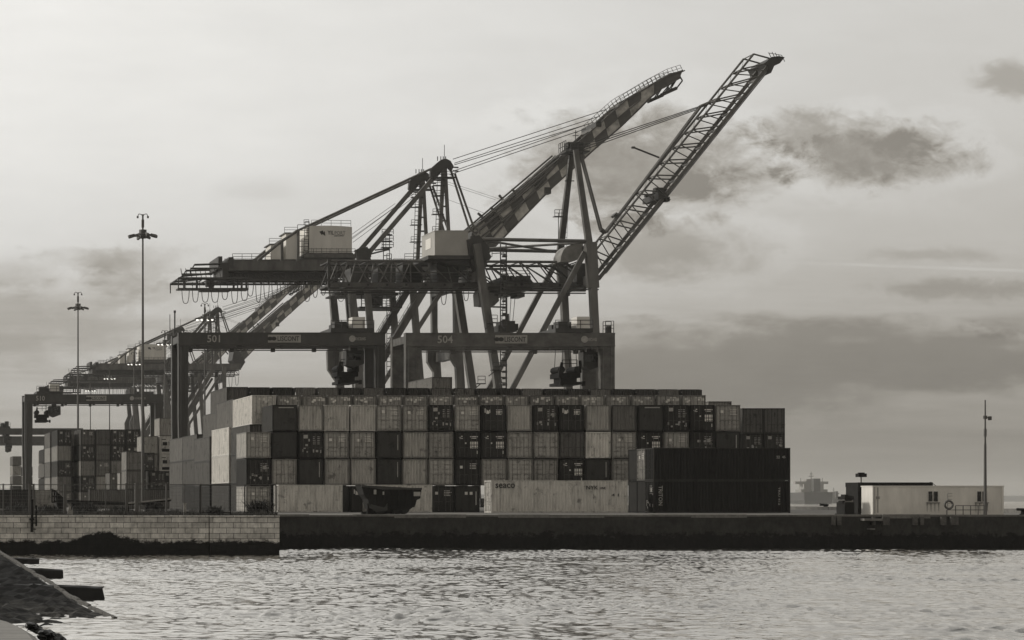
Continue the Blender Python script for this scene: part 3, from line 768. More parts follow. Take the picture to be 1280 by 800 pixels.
for k, nm in enumerate(('dark container on the ground, rearmost in the black block', 'dark upper container, rearmost in the black block')):
    container(nm, XB + .15, YB + 5.1, .02 + 2.9 * k, 2.9, 12.19, SH['B'] * 1.6, 'smooth', None, GB, along=True)
# two white twenty-foot boxes broadside against the wall
container('white twenty-foot container broadside on the ground near the fence gate', PX(348, 226.5), 226.5, .02, 2.6, 6.06, .62, 'barred', None, 'white short containers on the apron', along=True)
container('white twenty-foot container half hidden behind the tipper trailer', PX(460, 226.5), 226.5, .02, 2.6, 6.06, .60, 'barred', None, 'white short containers on the apron', along=True)

# --- the yard further left
def far_stack(px, Y, spec_list, where, H=2.6, L=12.19, X=None, simple=True):
    x = PX(px, Y) if X is None else X
    for k, (s, e, mk, nm) in enumerate(spec_list):
        container(f'{nm}, {("ground level", "second level", "third level", "fourth level", "fifth level", "sixth level")[k]} of {where}', x, Y, H * k, H, L, s, e, mk, 'containers in the left yard', seed=k, simple=Y > 425)
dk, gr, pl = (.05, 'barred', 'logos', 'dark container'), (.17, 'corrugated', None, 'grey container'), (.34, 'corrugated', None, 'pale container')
def var(t, k): return (t[0] * k,) + t[1:]
reef = (.52, 'smooth', 'reefer', 'white refrigerated container with machinery end')
lt = (.42, 'corrugated', None, 'pale ribbed container')
X1 = PX(199, 345)
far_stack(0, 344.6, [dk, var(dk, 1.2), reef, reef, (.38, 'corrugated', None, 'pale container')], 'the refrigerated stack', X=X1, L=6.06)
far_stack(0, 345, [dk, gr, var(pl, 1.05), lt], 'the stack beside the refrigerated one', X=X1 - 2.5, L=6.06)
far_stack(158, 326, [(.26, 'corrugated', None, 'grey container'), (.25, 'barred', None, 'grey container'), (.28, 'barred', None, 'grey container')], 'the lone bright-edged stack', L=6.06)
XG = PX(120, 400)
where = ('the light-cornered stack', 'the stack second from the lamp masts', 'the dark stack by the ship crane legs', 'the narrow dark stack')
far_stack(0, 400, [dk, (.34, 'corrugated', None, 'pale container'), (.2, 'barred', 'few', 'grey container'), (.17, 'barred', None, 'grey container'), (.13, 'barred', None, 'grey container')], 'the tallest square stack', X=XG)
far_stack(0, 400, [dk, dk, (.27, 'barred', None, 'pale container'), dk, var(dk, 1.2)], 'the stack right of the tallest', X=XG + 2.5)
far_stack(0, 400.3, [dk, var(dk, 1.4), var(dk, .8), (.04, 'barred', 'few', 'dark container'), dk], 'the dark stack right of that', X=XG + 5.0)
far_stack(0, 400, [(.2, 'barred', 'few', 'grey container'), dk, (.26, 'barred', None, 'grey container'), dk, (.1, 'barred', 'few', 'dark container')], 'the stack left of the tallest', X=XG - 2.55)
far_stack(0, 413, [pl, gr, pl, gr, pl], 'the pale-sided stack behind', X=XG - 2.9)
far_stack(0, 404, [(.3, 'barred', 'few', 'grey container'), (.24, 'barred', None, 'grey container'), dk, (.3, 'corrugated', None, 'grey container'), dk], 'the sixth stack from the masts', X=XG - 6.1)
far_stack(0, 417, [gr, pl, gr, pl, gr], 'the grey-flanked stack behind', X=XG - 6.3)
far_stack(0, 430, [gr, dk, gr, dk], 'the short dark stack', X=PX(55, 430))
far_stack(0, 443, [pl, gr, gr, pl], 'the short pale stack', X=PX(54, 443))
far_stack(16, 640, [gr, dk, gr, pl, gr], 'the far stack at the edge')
far_stack(30, 655, [dk, gr, gr, dk], 'the second far small stack')
for px, Y, s, lab in ((20, 330, .34, 'pale container broadside on the ground by the wire fence'), (-12, 325, .03, 'dark container broadside at the left edge behind the fence'),
                      (112, 322, .14, 'dark container broadside behind the fence, under the tall stacks'), (170, 318, .12, 'dark low container broadside beside the lone stack')):
    container(lab, PX(px, Y), Y, .02, 2.6, 6.06, s, 'corrugated', None, None, along=True)

# ------------------------------------------------------------------ rubber-tyred yard gantries
def gantry(label, Y, pl_, pr_, ptop, number, trolley_px, D=7.4, detail=2, mat=None, sign_px=None, brand_px=None, num_px=None, spread=0.45, hoist=None, legw=1.55):
    x0, x1, zt = PX(pl_, Y), PX(pr_, Y), PZ(ptop, Y); g = mat or M['rtg']
    t = thing('yard_gantry_crane', label, 'gantry crane', ((x0 + x1) / 2, Y, 0), 'yard gantry cranes')
    GH = 1.5
    for k in (0, 1):
        y = Y + D * k; mb = MB()
        mb.box((x0 + .02, y, zt - GH), (x1 - .02, y + 1.15, zt)); mb.box((x0, y - .10, zt - GH - .12), (x1, y + 1.25, zt - GH + .02)); mb.box((x0, y - .04, zt - .05), (x1, y + 1.2, zt + .05))
        if detail > 1:
            mb.box((x0 + 1.6, y - .5, zt - GH - .42), (x1 - 1.6, y - .14, zt - GH - .30))
            n = 5
            for i in range(n): mb.box((x0 + 2.5 + (x1 - x0 - 5) * i / (n - 1) - .25, y + .1, zt - GH - .55), (x0 + 2.5 + (x1 - x0 - 5) * i / (n - 1) + .25, y + .7, zt - GH - .125))
        mb.build('girder', g, t)
        for s in (0, 1):
            mb = MB(); a, b = (x0 + .03, x0 + legw) if s == 0 else (x1 - legw, x1 - .03)
            tp = .34 if s == 0 else -.34; zb = 2.0
            if s == 0: xz = [(a, zt - GH - .13), (b, zt - GH - .13), (b - .05, 13), (b - .25, zb), (a + .15, zb), (a, 12)]
            else: xz = [(a, zt - GH - .13), (b, zt - GH - .13), (b, 12), (b - .15, zb), (a + .25, zb), (a + .05, 13)]
            mb.poly(xz[::-1], y + .05, y + 1.1)
            if detail > 1 and k == 0:
                mb.tube((a + .3, y - .05, zt - GH - .2), (a + .3, y - .05, 3), .07, 5); mb.tube((b - .5, y - .05, zt - GH - .2), (b - .5, y - .05, 3), .05, 5)
            mb.build('leg', g, t)
    for s in (0, 1):
        x = x0 + .2 if s == 0 else x1 - 1.4; mb = MB()
        mb.box((x, Y - 1.5, 1.2), (x + 1.2, Y + D + 2.6, 2.2)); mb.build('sill_beam', g, t)
        mb = MB(); mb.box((x - .1, Y + 1.16, zt - 1.2), (x + 1.2, Y + D - .01, zt - .3)); mb.build('end_tie', g, t)
        for yy in (Y - .8, Y + D + 1.8):
            mb = MB(); mb.tube((x + .3, yy, .75), (x + .95, yy, .75), .75, 16); mb.tube((x + .2, yy, .75), (x + 1.05, yy, .75), .3, 8); mb.build('wheel', M['tyre'], t)
    # trolley with winch house, cab and spreader on ropes
    X = PX(trolley_px[0], Y); XE = PX(trolley_px[1], Y); w = XE - X; tr = MB()
    yf, yb = Y + .2, Y + D + .9
    tr.box((X, yf, zt + .12), (XE, yb, zt + .62)); tr.box((X + w * .1, yf + .4, zt + .63), (X + w * .38, yf + 2.5, zt + 1.5)); tr.box((X + w * .15, yf + 4, zt + .63), (X + w * .75, yf + 5.6, zt + 1.35))
    tr.tube((X + w * .2, yf + 3, zt + 1.1), (X + w * .8, yf + 3, zt + 1.1), .55, 10); tr.rail((X, yf, zt + .62), (XE, yf, zt + .62), 1.0, 1.2, .04)
    for i in range(4): tr.tube((X + w * (.08 + .28 * i), yf + .3, zt + .1), (X + w * (.08 + .28 * i), yf + .7, zt + .1), .28, 10)
    tr.build('trolley', M['crane_dark'], t)
    hb = MB(); hx0, hx1 = (PX(hoist[0], Y), PX(hoist[1], Y)) if hoist else (X + w * .5, X + w * .85)
    hb.box((hx0, yf + .05, zt + .63), (hx1, yf + 2.4, zt + 2.05)); hb.build('winch_house', M['house'] if detail > 1 else M['rtg'], t)
    cab = MB(); cx = PX(trolley_px[2], Y); cab.poly([(cx, zt - GH - .7), (cx + 2.3, zt - GH - .7), (cx + 2.3, zt - GH - 2.4), (cx + .9, zt - GH - 2.9), (cx, zt - GH - 2.5)][::-1], Y + 1.6, Y + 3.6)
    cab.box((cx + .6, Y + 2, zt - GH - .7), (cx + 1.5, Y + 3, zt + .1)); cab.build('operator_cab', M['crane_dark'], t)
    cab = MB(); cab.box((cx + .25, Y + 1.57, zt - GH - 1.9), (cx + 1.9, Y + 1.598, zt - GH - 1.0)); cab.build('cab_window', M['glass'], t)
    if spread:
        sp = MB(); sx = PX(trolley_px[3], Y); zs = PZ(spread, Y)
        sp.box((sx - 1.1, Y + 1.5, zs), (sx + 1.1, Y + 7.5, zs + .35)); sp.box((sx - 1.55, Y + 1.3, zs - .15), (sx - 1.2, Y + 1.8, zs + .4)); sp.box((sx + 1.2, Y + 1.3, zs - .15), (sx + 1.55, Y + 1.8, zs + .4))
        sp.box((sx - 1.2, Y + 1.4, zs + .05), (sx + 1.2, Y + 1.62, zs + .22)); sp.box((sx - 1.0, Y + 3, zs + .36), (sx + 1.0, Y + 6, zs + .9)); sp.box((sx - 1.35, Y + 2.6, zs + .9), (sx + 1.35, Y + 6.4, zs + 1.5))
        sp.tube((sx - 1.0, Y + 2.6, zs + 1.9), (sx - 1.0, Y + 6, zs + 1.9), .45, 10); sp.tube((sx + 1.0, Y + 2.6, zs + 1.9), (sx + 1.0, Y + 6, zs + 1.9), .45, 10)
        sp.beam((sx - 1.3, Y + 2.5, zs + 1.5), (sx - 1.0, Y + 2.5, zs + 2.8), .25); sp.beam((sx + 1.3, Y + 2.5, zs + 1.5), (sx + 1.2, Y + 2.5, zs + 3.0), .25); sp.rail((sx - .9, Y + 2.5, zs + 2.2), (sx + .9, Y + 2.5, zs + 2.2), .9, .8, .04)
        sp.build('spreader', M['black'], t)
        rp = MB()
        for a in (-1, 1):
            for b in (2.8, 5.8): rp.tube((sx + a * .95, Y + b, zs + 1.9), (sx + a * .75, Y + b, zt - .2), .04, 4)
        rp.build('hoist_rope', M['rope'], t)
    zc = zt - GH / 2
    if number and num_px: text_mb(number, PX(num_px[1], Y) - PX(num_px[0], Y), .95, ((PX(num_px[0], Y) + PX(num_px[1], Y)) / 2, Y - .012, zc), .04).build('number', M['dull_white'], t)
    if sign_px:
        a, b = PX(sign_px[0], Y), PX(sign_px[1], Y); mb = MB(); mb.box((a, Y - .06, zc - .5), (b, Y - .002, zc + .5)); mb.build('sign_board', M['sign'], t)
        wd = (b - a); text_mb('LISCONT', wd * .66, .62, (a + wd * .62, Y - .075, zc), .03).build('lettering', M['dark_letter'], t)
        mb = MB(); c = (a + wd * .14, zc)
        for q in (0, 1):
            n = 12; pts = [(c[0] - .35 + q * .5 + .34 * math.cos(2 * math.pi * i / n), c[1] + .26 * math.sin(2 * math.pi * i / n)) for i in range(n)]
            mb.poly(pts, Y - .085 - q * .004, Y - .0605)
        mb.build('emblem', M['dark_letter'], t)
    if brand_px:
        a, b = PX(brand_px[0], Y), PX(brand_px[1], Y); text_mb('KONECRANES', (b - a) * .68, .40, (a + (b - a) * .66, Y - .012, zc - .02), .04).build('lettering', M['dull_white'], t)
        mb = MB(); n = 14; pts = [(a + .45 + .42 * math.cos(2 * math.pi * i / n), zc + .42 * math.sin(2 * math.pi * i / n)) for i in range(n)]; mb.poly(pts, Y - .03, Y - .002); mb.build('emblem', M['dull_white'], t)
    return t
g1 = gantry('yard gantry 501 with dark painted girder and lettered sign, left of its twin', 308, 223, 482, 416, '501', (414, 468, 436, 440), D=6.4, legw=1.3, sign_px=(335, 376), brand_px=(436, 457), num_px=(259, 275), spread=478, hoist=(441, 457))
g2 = gantry('weathered yard gantry 504 with streaked girder, right-hand and nearest the raised lattice boom', 294, 507, 769, 416.5, '504', (695, 742, 734, 720), sign_px=(619, 659), brand_px=(726, 746), num_px=(547, 566), spread=480, hoist=(722, 738), mat=M['rtg_worn'], legw=1.8)
g3 = gantry('yard gantry 510 farther off over the left stacks', 468, 31, 204, 493, '510', (46, 79, 62, 54), sign_px=(108, 133), brand_px=(162, 182), num_px=(45, 56), spread=527, detail=2)
for nm, Y, a, b, top in (('distant yard gantry just behind gantry 510, its girder ending at a mast', 690, -14, 104, 535.5), ('distant yard gantry, third back over the left yard', 800, -22, 83, 545.5), ('most distant yard gantry at the left edge', 900, -30, 62, 551)):
    gantry(nm, Y, a, b, top, None, (0, 13, 5, 8) if Y < 750 else (4, 12, 7, 8), detail=1, spread=0)
# camera cage and aerials on the gantries
x, z, Y = PX(766, 294), PZ(416.5, 294), 294
mb = MB()
for a in (-.5, .5):
    for b in (.1, 1.1): mb.tube((x - .35 + a, Y + b, z), (x - .35 + a, Y + b, z + 1.5), .05, 5)
for h in (.6, 1.0, 1.5): mb.beam((x - .85, Y + .1, z + h), (x + .15, Y + .1, z + h), .06); mb.beam((x - .85, Y + 1.1, z + h), (x + .15, Y + 1.1, z + h), .06)
mb.box((x - .6, Y + .3, z + .06), (x - .1, Y + .9, z + .9)); mb.build('camera_cage', M['crane_dark'], g2)
x, z = PX(219, 308), PZ(416, 308)
mb = MB(); mb.tube((x, 308.4, z), (x, 308.4, z + 2.6), .10, 6); mb.tube((x, 308.4, z + 2.6), (x, 308.4, z + 2.9), .16, 6); mb.tube((x - .6, 308.6, z - 2), (x - .6, 308.6, z + 2.4), .05, 5); mb.build('aerial', M['crane_dark'], g1)

# ------------------------------------------------------------------ high-mast lamps
def mast(px, pring, Y, lit, label, H=None):
    x = PX(px, Y); zr = PZ(pring, Y)
    t = thing('high_mast_lamp', label, 'lamp mast', (x, Y, 0), 'high mast lamps over the yard')
    mb = MB(); mb.tube((x, Y, 0), (x, Y, zr), .24, 10, .11); mb.tube((x, Y, 0), (x, Y, .5), .6, 10); mb.build('pole', M['mast'], t)
    mb = MB(); mb.tube((x, Y, zr - .2), (x, Y, zr + .9), .5, 10)
    n = 24; rr = 1.15
    for i in range(n):
        a, b = 2 * math.pi * i / n, 2 * math.pi * (i + 1) / n
        mb.tube((x + rr * math.cos(a), Y + rr * math.sin(a), zr + .2), (x + rr * math.cos(b), Y + rr * math.sin(b), zr + .2), .10, 5)
    for i in range(6): mb.tube((x, Y, zr + .3), (x + rr * math.cos(i * math.pi / 3), Y + rr * math.sin(i * math.pi / 3), zr + .2), .07, 5)
    mb.build('lamp_ring', M['mast'], t)
    for i in range(8):
        a = 2 * math.pi * (i + .3) / 8; c = Vector((x + 1.5 * math.cos(a), Y + 1.5 * math.sin(a), zr + .12)); d = Vector((math.cos(a), math.sin(a), -.25))
        mb = MB(); mb.beam(c - d * .3, c + d * .42, .5, .28); l = mb.build('floodlight', M['mast'], t)
        if lit:
            mb = MB(); q = c + Vector((0, 0, -.26)); mb.box((q.x - .16, q.y - .16, q.z - .06), (q.x + .16, q.y + .16, q.z + .05)); mb.build('lamp', M['lamp'], l)
    mb = MB(); mb.tube((x, Y, zr + .9), (x, Y, zr + 2.9), .12, 6); mb.box((x - .16, Y - .16, zr + 1.2), (x + .16, Y + .16, zr + 2.2))
    for s in (-1, 1):
        mb.path([(x, Y, zr + 2.6), (x + s * .2, Y, zr + 2.9), (x + s * .5, Y, zr + 2.95), (x + s * .66, Y, zr + 2.65)], .05, 5); mb.tube((x + s * .66, Y, zr + 2.66), (x + s * .66, Y, zr + 2.4), .13, 8)
    mb.build('camera_bracket', M['mast'], t)
ml, nt_, bs_ = nodes_of('lit_lamp'); bs_.inputs['Emission Color'].default_value = (1, .96, .86, 1); bs_.inputs['Emission Strength'].default_value = 2; M['lamp'] = ml
mast(178.5, 296, 309, False, 'tallest unlit lamp mast with cameras on top, nearest of the masts')
mast(97.5, 386, 425, False, 'unlit lamp mast, shorter looking and second from the left quay edge')
for px, py, Y, nm in ((256, 399, 449, 'lit lamp mast standing before the far crane tower'), (206, 430, 520, 'lit lamp mast in front of the distant machine house'), (167.5, 455, 596, 'lit lamp mast at the distant crane girder'),
                      (137, 473, 667, 'lit lamp mast, fourth along the receding line'), (113, 488, 739, 'lit lamp mast farthest along the receding line')):
    mast(px, py, Y, True, nm)

# low boxes and short stacks standing in front of the tall ones, seen through the fence
for px, Y, s, e, n_, lab in ((150, 352, .30, 'barred', 2, 'short pale pair'), (186, 330, .06, 'barred', 2, 'short dark pair'), (203, 331, .05, 'barred', 2, 'short black pair'), (172, 334, .07, 'corrugated', 3, 'narrow dark trio'), (137, 356, .13, 'barred', 2, 'short grey pair'), (120, 340, .24, 'corrugated', 1, 'single pale box')):
    far_stack(px, Y, [(s * (1 + .3 * k), e, 'logos' if s < .08 else 'few', 'container') for k in range(n_)], f'the {lab} before the tall stacks', L=6.06)

# ------------------------------------------------------------------ ship-to-shore cranes
def QQ(Y): return lambda px, py, dy=0: Vector((PX(px, Y), Y + dy, PZ(py, Y)))
def festoon(mb, x0, x1, z, y, n, drop, w, r=.05):
    for i in range(n):
        a = x0 + (x1 - x0) * (i + .5) / n; k = .75 + .5 * rnd.random(); d = drop * k; ww = w * (.8 + .35 * rnd.random())
        pts = []
        for j in range(9):
            t_ = j / 8 * 2 - 1; pts.append((a + ww / 2 * math.copysign(abs(t_) ** .55, t_), y, z - d * (1 - t_ * t_) ** .7))
        mb.path(pts, r, 4)
def zigzag_stair(mb, p, q, w=.9, flights=8):
    p, q = Vector(p), Vector(q)
    for i in range(flights):
        a = p.lerp(q, i / flights); b = p.lerp(q, (i + 1) / flights); s = 1 if i % 2 else -1
        mb.beam(a + Vector((-s * w / 2, 0, 0)), b + Vector((s * w / 2, 0, 0)), .35, .10); mb.box(b + Vector((-w * .7, -.3, -.06)), b + Vector((w * .7, .5, .02)))
        mb.beam(a + Vector((-s * w / 2, -.2, 1)), b + Vector((s * w / 2, -.2, 1)), .06)

def box_boom_crane():
    Yn, Yf, Ym = 466.0, 484.0, 475.0
    q = QQ(Yn); g = QQ(471.0)
    t = thing('ship_crane', 'ship crane with raised checker-painted box boom and big pale machine house, middle of the view', 'crane', (PX(512, Yn), Ym, 0), 'ship to shore cranes')
    c, dkm = M['crane'], M['crane_dark']
    planes = (Yn, Yf)
    LAND = [(434, 350), (442, 350), (449, 412), (452, 434), (453, 470), (456, 633), (445, 633), (443, 472), (432, 456), (431, 432), (439, 414)]
    SEA = [(566, 330), (574, 330), (574, 402), (577, 434), (580, 480), (584, 633), (572, 633), (570, 482), (569, 459), (561, 446), (561, 432), (567, 418), (567, 402)]
    for dy, w in ((0, 1.5), (18, 1.5)):
        for pts in (LAND, SEA):
            mb = MB(); mb.poly([(PX(a, Yn), PZ(b, Yn)) for a, b in pts][::-1], Yn + dy - w / 2, Yn + dy + w / 2); mb.build('leg', c, t)
        off = Vector((0, dy, 0))
        for a, b, w_ in (((457.5, 345), (482, 633), 1.15), ((515, 345), (537, 633), 1.2)):
            mb = MB(); mb.beam(q(*a) + off, q(*b) + off, 1.0, w_, w1=1.1, h1=w_ * 1.25); mb.build('post', c, t)
        for a, b, w_ in (((546, 336), (466, 470), 1.35), ((561, 350), (472, 490), .75)):
            mb = MB(); mb.beam(q(*a) + off, q(*b) + off, .9, w_)
            mb.build('diagonal_brace', c, t)
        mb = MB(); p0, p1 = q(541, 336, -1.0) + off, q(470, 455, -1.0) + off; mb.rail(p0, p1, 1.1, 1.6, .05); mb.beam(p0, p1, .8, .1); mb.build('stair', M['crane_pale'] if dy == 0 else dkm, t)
        mb = MB(); mb.beam(q(434, 560) + off, q(584, 560) + off, 1.3, 2.0); mb.build('portal_beam', c, t)
    for px, py in ((452, 590), (578, 590), (438, 356), (570, 356), (451, 440), (576, 440)):
        mb = MB(); p = q(px, py); mb.box((p.x - .75, Yn + .76, p.z - 1), (p.x + .75, Yf - .76, p.z + 1)); mb.build('cross_beam', c, t)
    # rail trucks
    for px in (452, 578):
        for y in (Yn, Yf):
            mb = MB(); x = PX(px, Yn)
            for k in range(4): mb.tube((x - .3, y - 3 + 2 * k, .45), (x + .3, y - 3 + 2 * k, .45), .45, 10)
            mb.box((x - .4, y - 3.6, .6), (x + .4, y + 3.6, 1.5)); mb.build('rail_truck', dkm, t)
    # girders, trolley beams, walkways
    for k, Y in enumerate((470.0, 480.0)):
        mb = MB(); z0, z1 = PZ(337.5, 470), PZ(325.2, 470)
        mb.box((PX(284, 470), Y - .65, z0), (PX(604, 470), Y + .65, z1)); mb.box((PX(284, 470), Y - .8, z0 - .12), (PX(604, 470), Y + .8, z0 + .1)); mb.box((PX(284, 470), Y - .75, z1 - .06), (PX(604, 470), Y + .75, z1 + .07))
        mb.build('girder', c, t)
        mb = MB(); zt, zb = PZ(340, 470), PZ(349.5, 470)
        mb.truss((PX(282, 470), Y, zb), (PX(600, 470), Y, zb), (PX(282, 470), Y, zt), (PX(600, 470), Y, zt), 34, .2, .09)
        mb.box((PX(262, 470), Y - .5, zb - .18), (PX(600, 470), Y + .5, zb + .12)); mb.box((PX(284, 470), Y + .2, zb + .3), (PX(436, 470), Y + .35, zt - .05)); mb.build('trolley_beam', dkm, t)
        mb = MB(); mb.rail((PX(290, 470), Y - .6, z1 + .1), (PX(338, 470), Y - .6, z1 + .1), 1.1, 1.6, .05); mb.rail((PX(505, 470), Y - .6, z1 + .1), (PX(560, 470), Y - .6, z1 + .1), 1.1, 1.6, .05); mb.build('railing', dkm, t)
    mb = MB()          # back end: sheave blocks and end frames
    for px, w, top, bot in ((274.5, 5, 321, 336), (288, 6, 322, 334), (281, 8, 329, 350)):
        mb.box((PX(px - w / 2, 470), 469.0, PZ(bot, 470)), (PX(px + w / 2, 470), 481, PZ(top, 470)))
    mb.build('end_sheave_block', dkm, t)
    mb = MB(); h = QQ(469.0)
    for a, b, r in (((243, 331), (276, 330), .22), ((238, 335.5), (277, 335.5), .2), ((228, 345), (262, 342), .22), ((223, 348), (310, 348.5), .3), ((223, 348), (223, 360), .12), ((238, 336), (238, 343), .12), ((243, 331), (240, 336), .12), ((228, 345), (223, 348), .12)):
        mb.tube(h(*a), h(*b), r, 6); mb.tube(h(*a, 12), h(*b, 12), r, 6)
    for px in (223, 238, 262, 276): mb.tube(h(px, 348), h(px, 348, 12), .15, 5)
    for px in range(226, 280, 6): mb.tube(h(px, 335.5), h(px + 2, 348), .07, 4)
    mb.build('end_frame', dkm, t)
    mb = MB(); z = PZ(360.5, 469)
    mb.box((PX(222, 469), 468.4, z - .25), (PX(252, 469), 471.5, z + .05)); mb.box((PX(251, 469), 468.2, z - .55), (PX(288, 469), 471.6, z + .04)); mb.box((PX(286, 469), 468.3, z - .35), (PX(310, 469), 471.6, z + .05))
    mb.rail((PX(223, 469), 468.5, z), (PX(310, 469), 468.5, z), 1.2, 1.3, .055)
    for px in (230, 246, 262, 264, 266, 292, 297, 302, 308): mb.tube(h(px, 348.5), h(px, 360.5), .13 if px % 2 else .22, 5)
    mb.beam(h(240, 357), h(252, 350), .2); mb.box(h(258, 350), h(268, 358, 1.5)); mb.build('service_gallery', dkm, t)
    for fa, fb, fy, fn, fd, fw in ((226, 312, 361, 7, 2.35, 1.5), (308, 440, 350, 13, 3.5, 1.25), (548, 604, 352, 4, 4.0, 1.3)):
        mb = MB(); festoon(mb, PX(fa, 468), PX(fb, 468), PZ(fy, 468), 468.2, fn, fd, fw, .07); mb.build('festoon_cable', M['rope'], t)
    # machine houses
    H0 = QQ(470.5)
    mb = MB(); x0, x1, z0, z1 = PX(383, 470.5), PX(440, 470.5), PZ(316, 470.5), PZ(282, 470.5)
    n = 10; prof = [(x0, z0)] + [(x0 + (x1 - x0) * i / n, z1 - .45 + .45 * math.sin(math.pi * (.25 + .6 * i / n))) for i in range(n + 1)] + [(x1, z0)]
    mb.poly(prof[::-1], 470.5, 480.5); hs = mb.build('machine_house', M['house'], t)
    mb = MB(); mb.box((x0 - .1, 470.3, z0 - .35), (x1 + .2, 480.6, z0 - .02)); mb.box((x0 - .5, 469.8, z0 - 1.0), (x1 + .6, 480.9, z0 - .37)); mb.rail((x0 - .4, 469.9, z0 - .37), (x1 + .5, 469.9, z0 - .37), 1.1, 1.6, .045); mb.rail((x0 + 1, 470.6, z1), (x1 - .2, 470.6, z1 - .1), 1.1, 1.7, .045)
    for k in range(1, 9): mb.box((x0 + (x1 - x0) * k / 9 - .02, 470.47, z0 + .02), (x0 + (x1 - x0) * k / 9 + .02, 470.498, z0 + 1.0))
    mb.build('house_platform', c, hs)
    text_mb('YIL', 1.25, .78, (PX(413.4, 470.5), 470.48, PZ(290.8, 470.5)), .05).build('lettering', M['dark_letter'], hs)
    text_mb('PORT', 2.1, .78, (PX(425, 470.5), 470.48, PZ(291.2, 470.5)), .05).build('lettering', M['galv'], hs)
    text_mb('LISCONT', 2.0, .32, (PX(424, 470.5), 470.48, PZ(294.6, 470.5)), .05).build('lettering', M['dark_letter'], hs)
    mb = MB(); e = H0(403, 291.5)
    mb.poly([(e.x - .6, e.z + .3), (e.x + .1, e.z + .55), (e.x + .25, e.z - .05), (e.x - .15, e.z - .35)][::-1], 470.44, 470.49); mb.poly([(e.x - .05, e.z - .1), (e.x + .55, e.z - .55), (e.x + .45, e.z + .45), (e.x + .28, e.z + .2)][::-1], 470.425, 470.4385); mb.build('emblem', M['dark_letter'], hs)
    for a, b, tp, nm in ((357.5, 372, 290.5, 'winch_house'), (338.5, 352, 304.5, 'winch_house')):
        mb = MB(); mb.box((PX(a, 471), 471, PZ(324, 471)), (PX(b, 471), 477, PZ(tp, 471))); w_ = mb.build(nm, M['house'], t)
        mb = MB(); mb.rail((PX(a - 2, 471), 470.9, PZ(tp, 471)), (PX(b, 471), 470.9, PZ(tp, 471)), 1.0, 1.3, .045); mb.box((PX(a - 2, 471), 470.8, PZ(tp, 471) - .2), (PX(b + 1, 471), 477.2, PZ(tp, 471) - .02)); mb.build('railing', dkm, w_)
    mb = MB(); mb.ladder(H0(379, 322), H0(379, 281), 2.2, .06, 1.0); mb.ladder(H0(382, 322), H0(384, 277), .8, .06, .7); mb.rail(H0(380, 281), H0(386, 281), 1.0, .8, .05); mb.build('ladder', dkm, t)
    # twin A-frames, backstays, folded forestays
    for dy in (0, 18):
        o = Vector((0, dy, 0))
        def s(px, py): return q(px, py) + o
        mb = MB(); mb.poly([(PX(a, Yn), PZ(b, Yn)) for a, b in ((537, 221), (538, 211), (547, 203), (551, 200), (557, 199), (562, 201.5), (566, 208), (564, 214), (560, 210), (553, 212), (547, 219), (541, 225))][::-1], Yn + dy - .7, Yn + dy + .7)
        for px in (547, 551, 554, 557): mb.tube(s(px, 201), s(px, 195.5), .09, 4)
        mb.tube(s(555.5, 200), s(555.5, 181), .06, 4); mb.beam(s(566, 209), s(573, 209.5), .25); mb.beam(s(566, 213.5), s(573, 214), .25); mb.build('apex_head', dkm, t)
        mb = MB(); mb.beam(s(549, 214), s(461, 316), .85, .85); mb.beam(s(522, 249), s(516, 252), .3); mb.build('back_leg', c, t)
        mb = MB(); mb.beam(s(461, 318), s(446, 322), 1.4, 3.0); mb.box(s(447, 322) - Vector((0, .8, 0)), s(463, 311) + Vector((0, .8, 0))); mb.build('back_leg_foot', dkm, t)
        mb = MB(); mb.beam(s(554.3, 208), s(548.5, 325), .65, .68); mb.build('front_post', c, t)
        mb = MB(); mb.beam(s(556.2, 208), s(562.5, 325), .6, .62)
        for py in (240, 258, 276, 296): mb.beam(s(553.5 - (py - 208) * .045, py), s(556.5 + (py - 208) * .055, py), .3)
        mb.build('front_post', c, t)
        mb = MB(); mb.ladder(s(546.5, 322), s(549.5, 226), .9, .06, .9)
        for py in (225, 232, 245, 268, 290): p = s(547.5 - (py - 225) * .02, py); mb.box(p + Vector((-1.0, -.6, -.06)), p + Vector((1.2, .8, .06))); mb.rail(p + Vector((-1.0, -.6, 0)), p + Vector((.6, -.6, 0)), 1.0, .8, .05)
        p = s(556, 222); mb.box(p + Vector((-1.9, -1.0, -.15)), p + Vector((1.9, 1.2, .05))); mb.rail(p + Vector((-1.9, -1, 0)), p + Vector((1.9, -1, 0)), 1.1, .9, .05); mb.build('mast_ladder', dkm, t)
        mb = MB(); mb.tube(s(539, 211), s(372.5, 288), .23, 7); mb.tube(s(372.5, 288), s(350.6, 302.5), .3, 7); mb.tube(s(350.6, 302.5), s(322, 326), .3, 7); mb.build('backstay', c, t)
        mb = MB(); mb.beam(s(372.6, 287), s(372.6, 326), .55); mb.beam(s(352.5, 302), s(352.5, 326), .5); mb.build('stay_prop', c, t)
        mb = MB(); mb.tube(s(564, 214), s(586, 284), .22, 6); mb.tube(s(568.5, 217), s(591, 281), .22, 6); mb.tube(s(586, 284), s(597, 296), .22, 6); mb.tube(s(591, 281), s(601, 292), .22, 6)
        mb.tube(s(588, 286), s(584, 292), .15, 5); mb.build('forestay', c, t)
        mb = MB(); mb.tube(s(520, 240), s(440, 297), .045, 4); mb.tube(s(522, 243), s(441, 303), .045, 4); mb.build('hoist_rope', M['rope'], t)
    # stair tower behind the back legs
    mb = MB(); p0, p1 = q(486, 325, 2), q(486, 291, 2); mb.ladder(p0, p1, 1.2, .08, .9)
    for py in (292, 300, 308): p = q(486, py, 2); mb.box(p + Vector((-1, -.6, -.1)), p + Vector((1, .8, .05))); mb.rail(p + Vector((-1, -.6, 0)), p + Vector((1.2, -.6, 0)), 1.0, .7, .06)
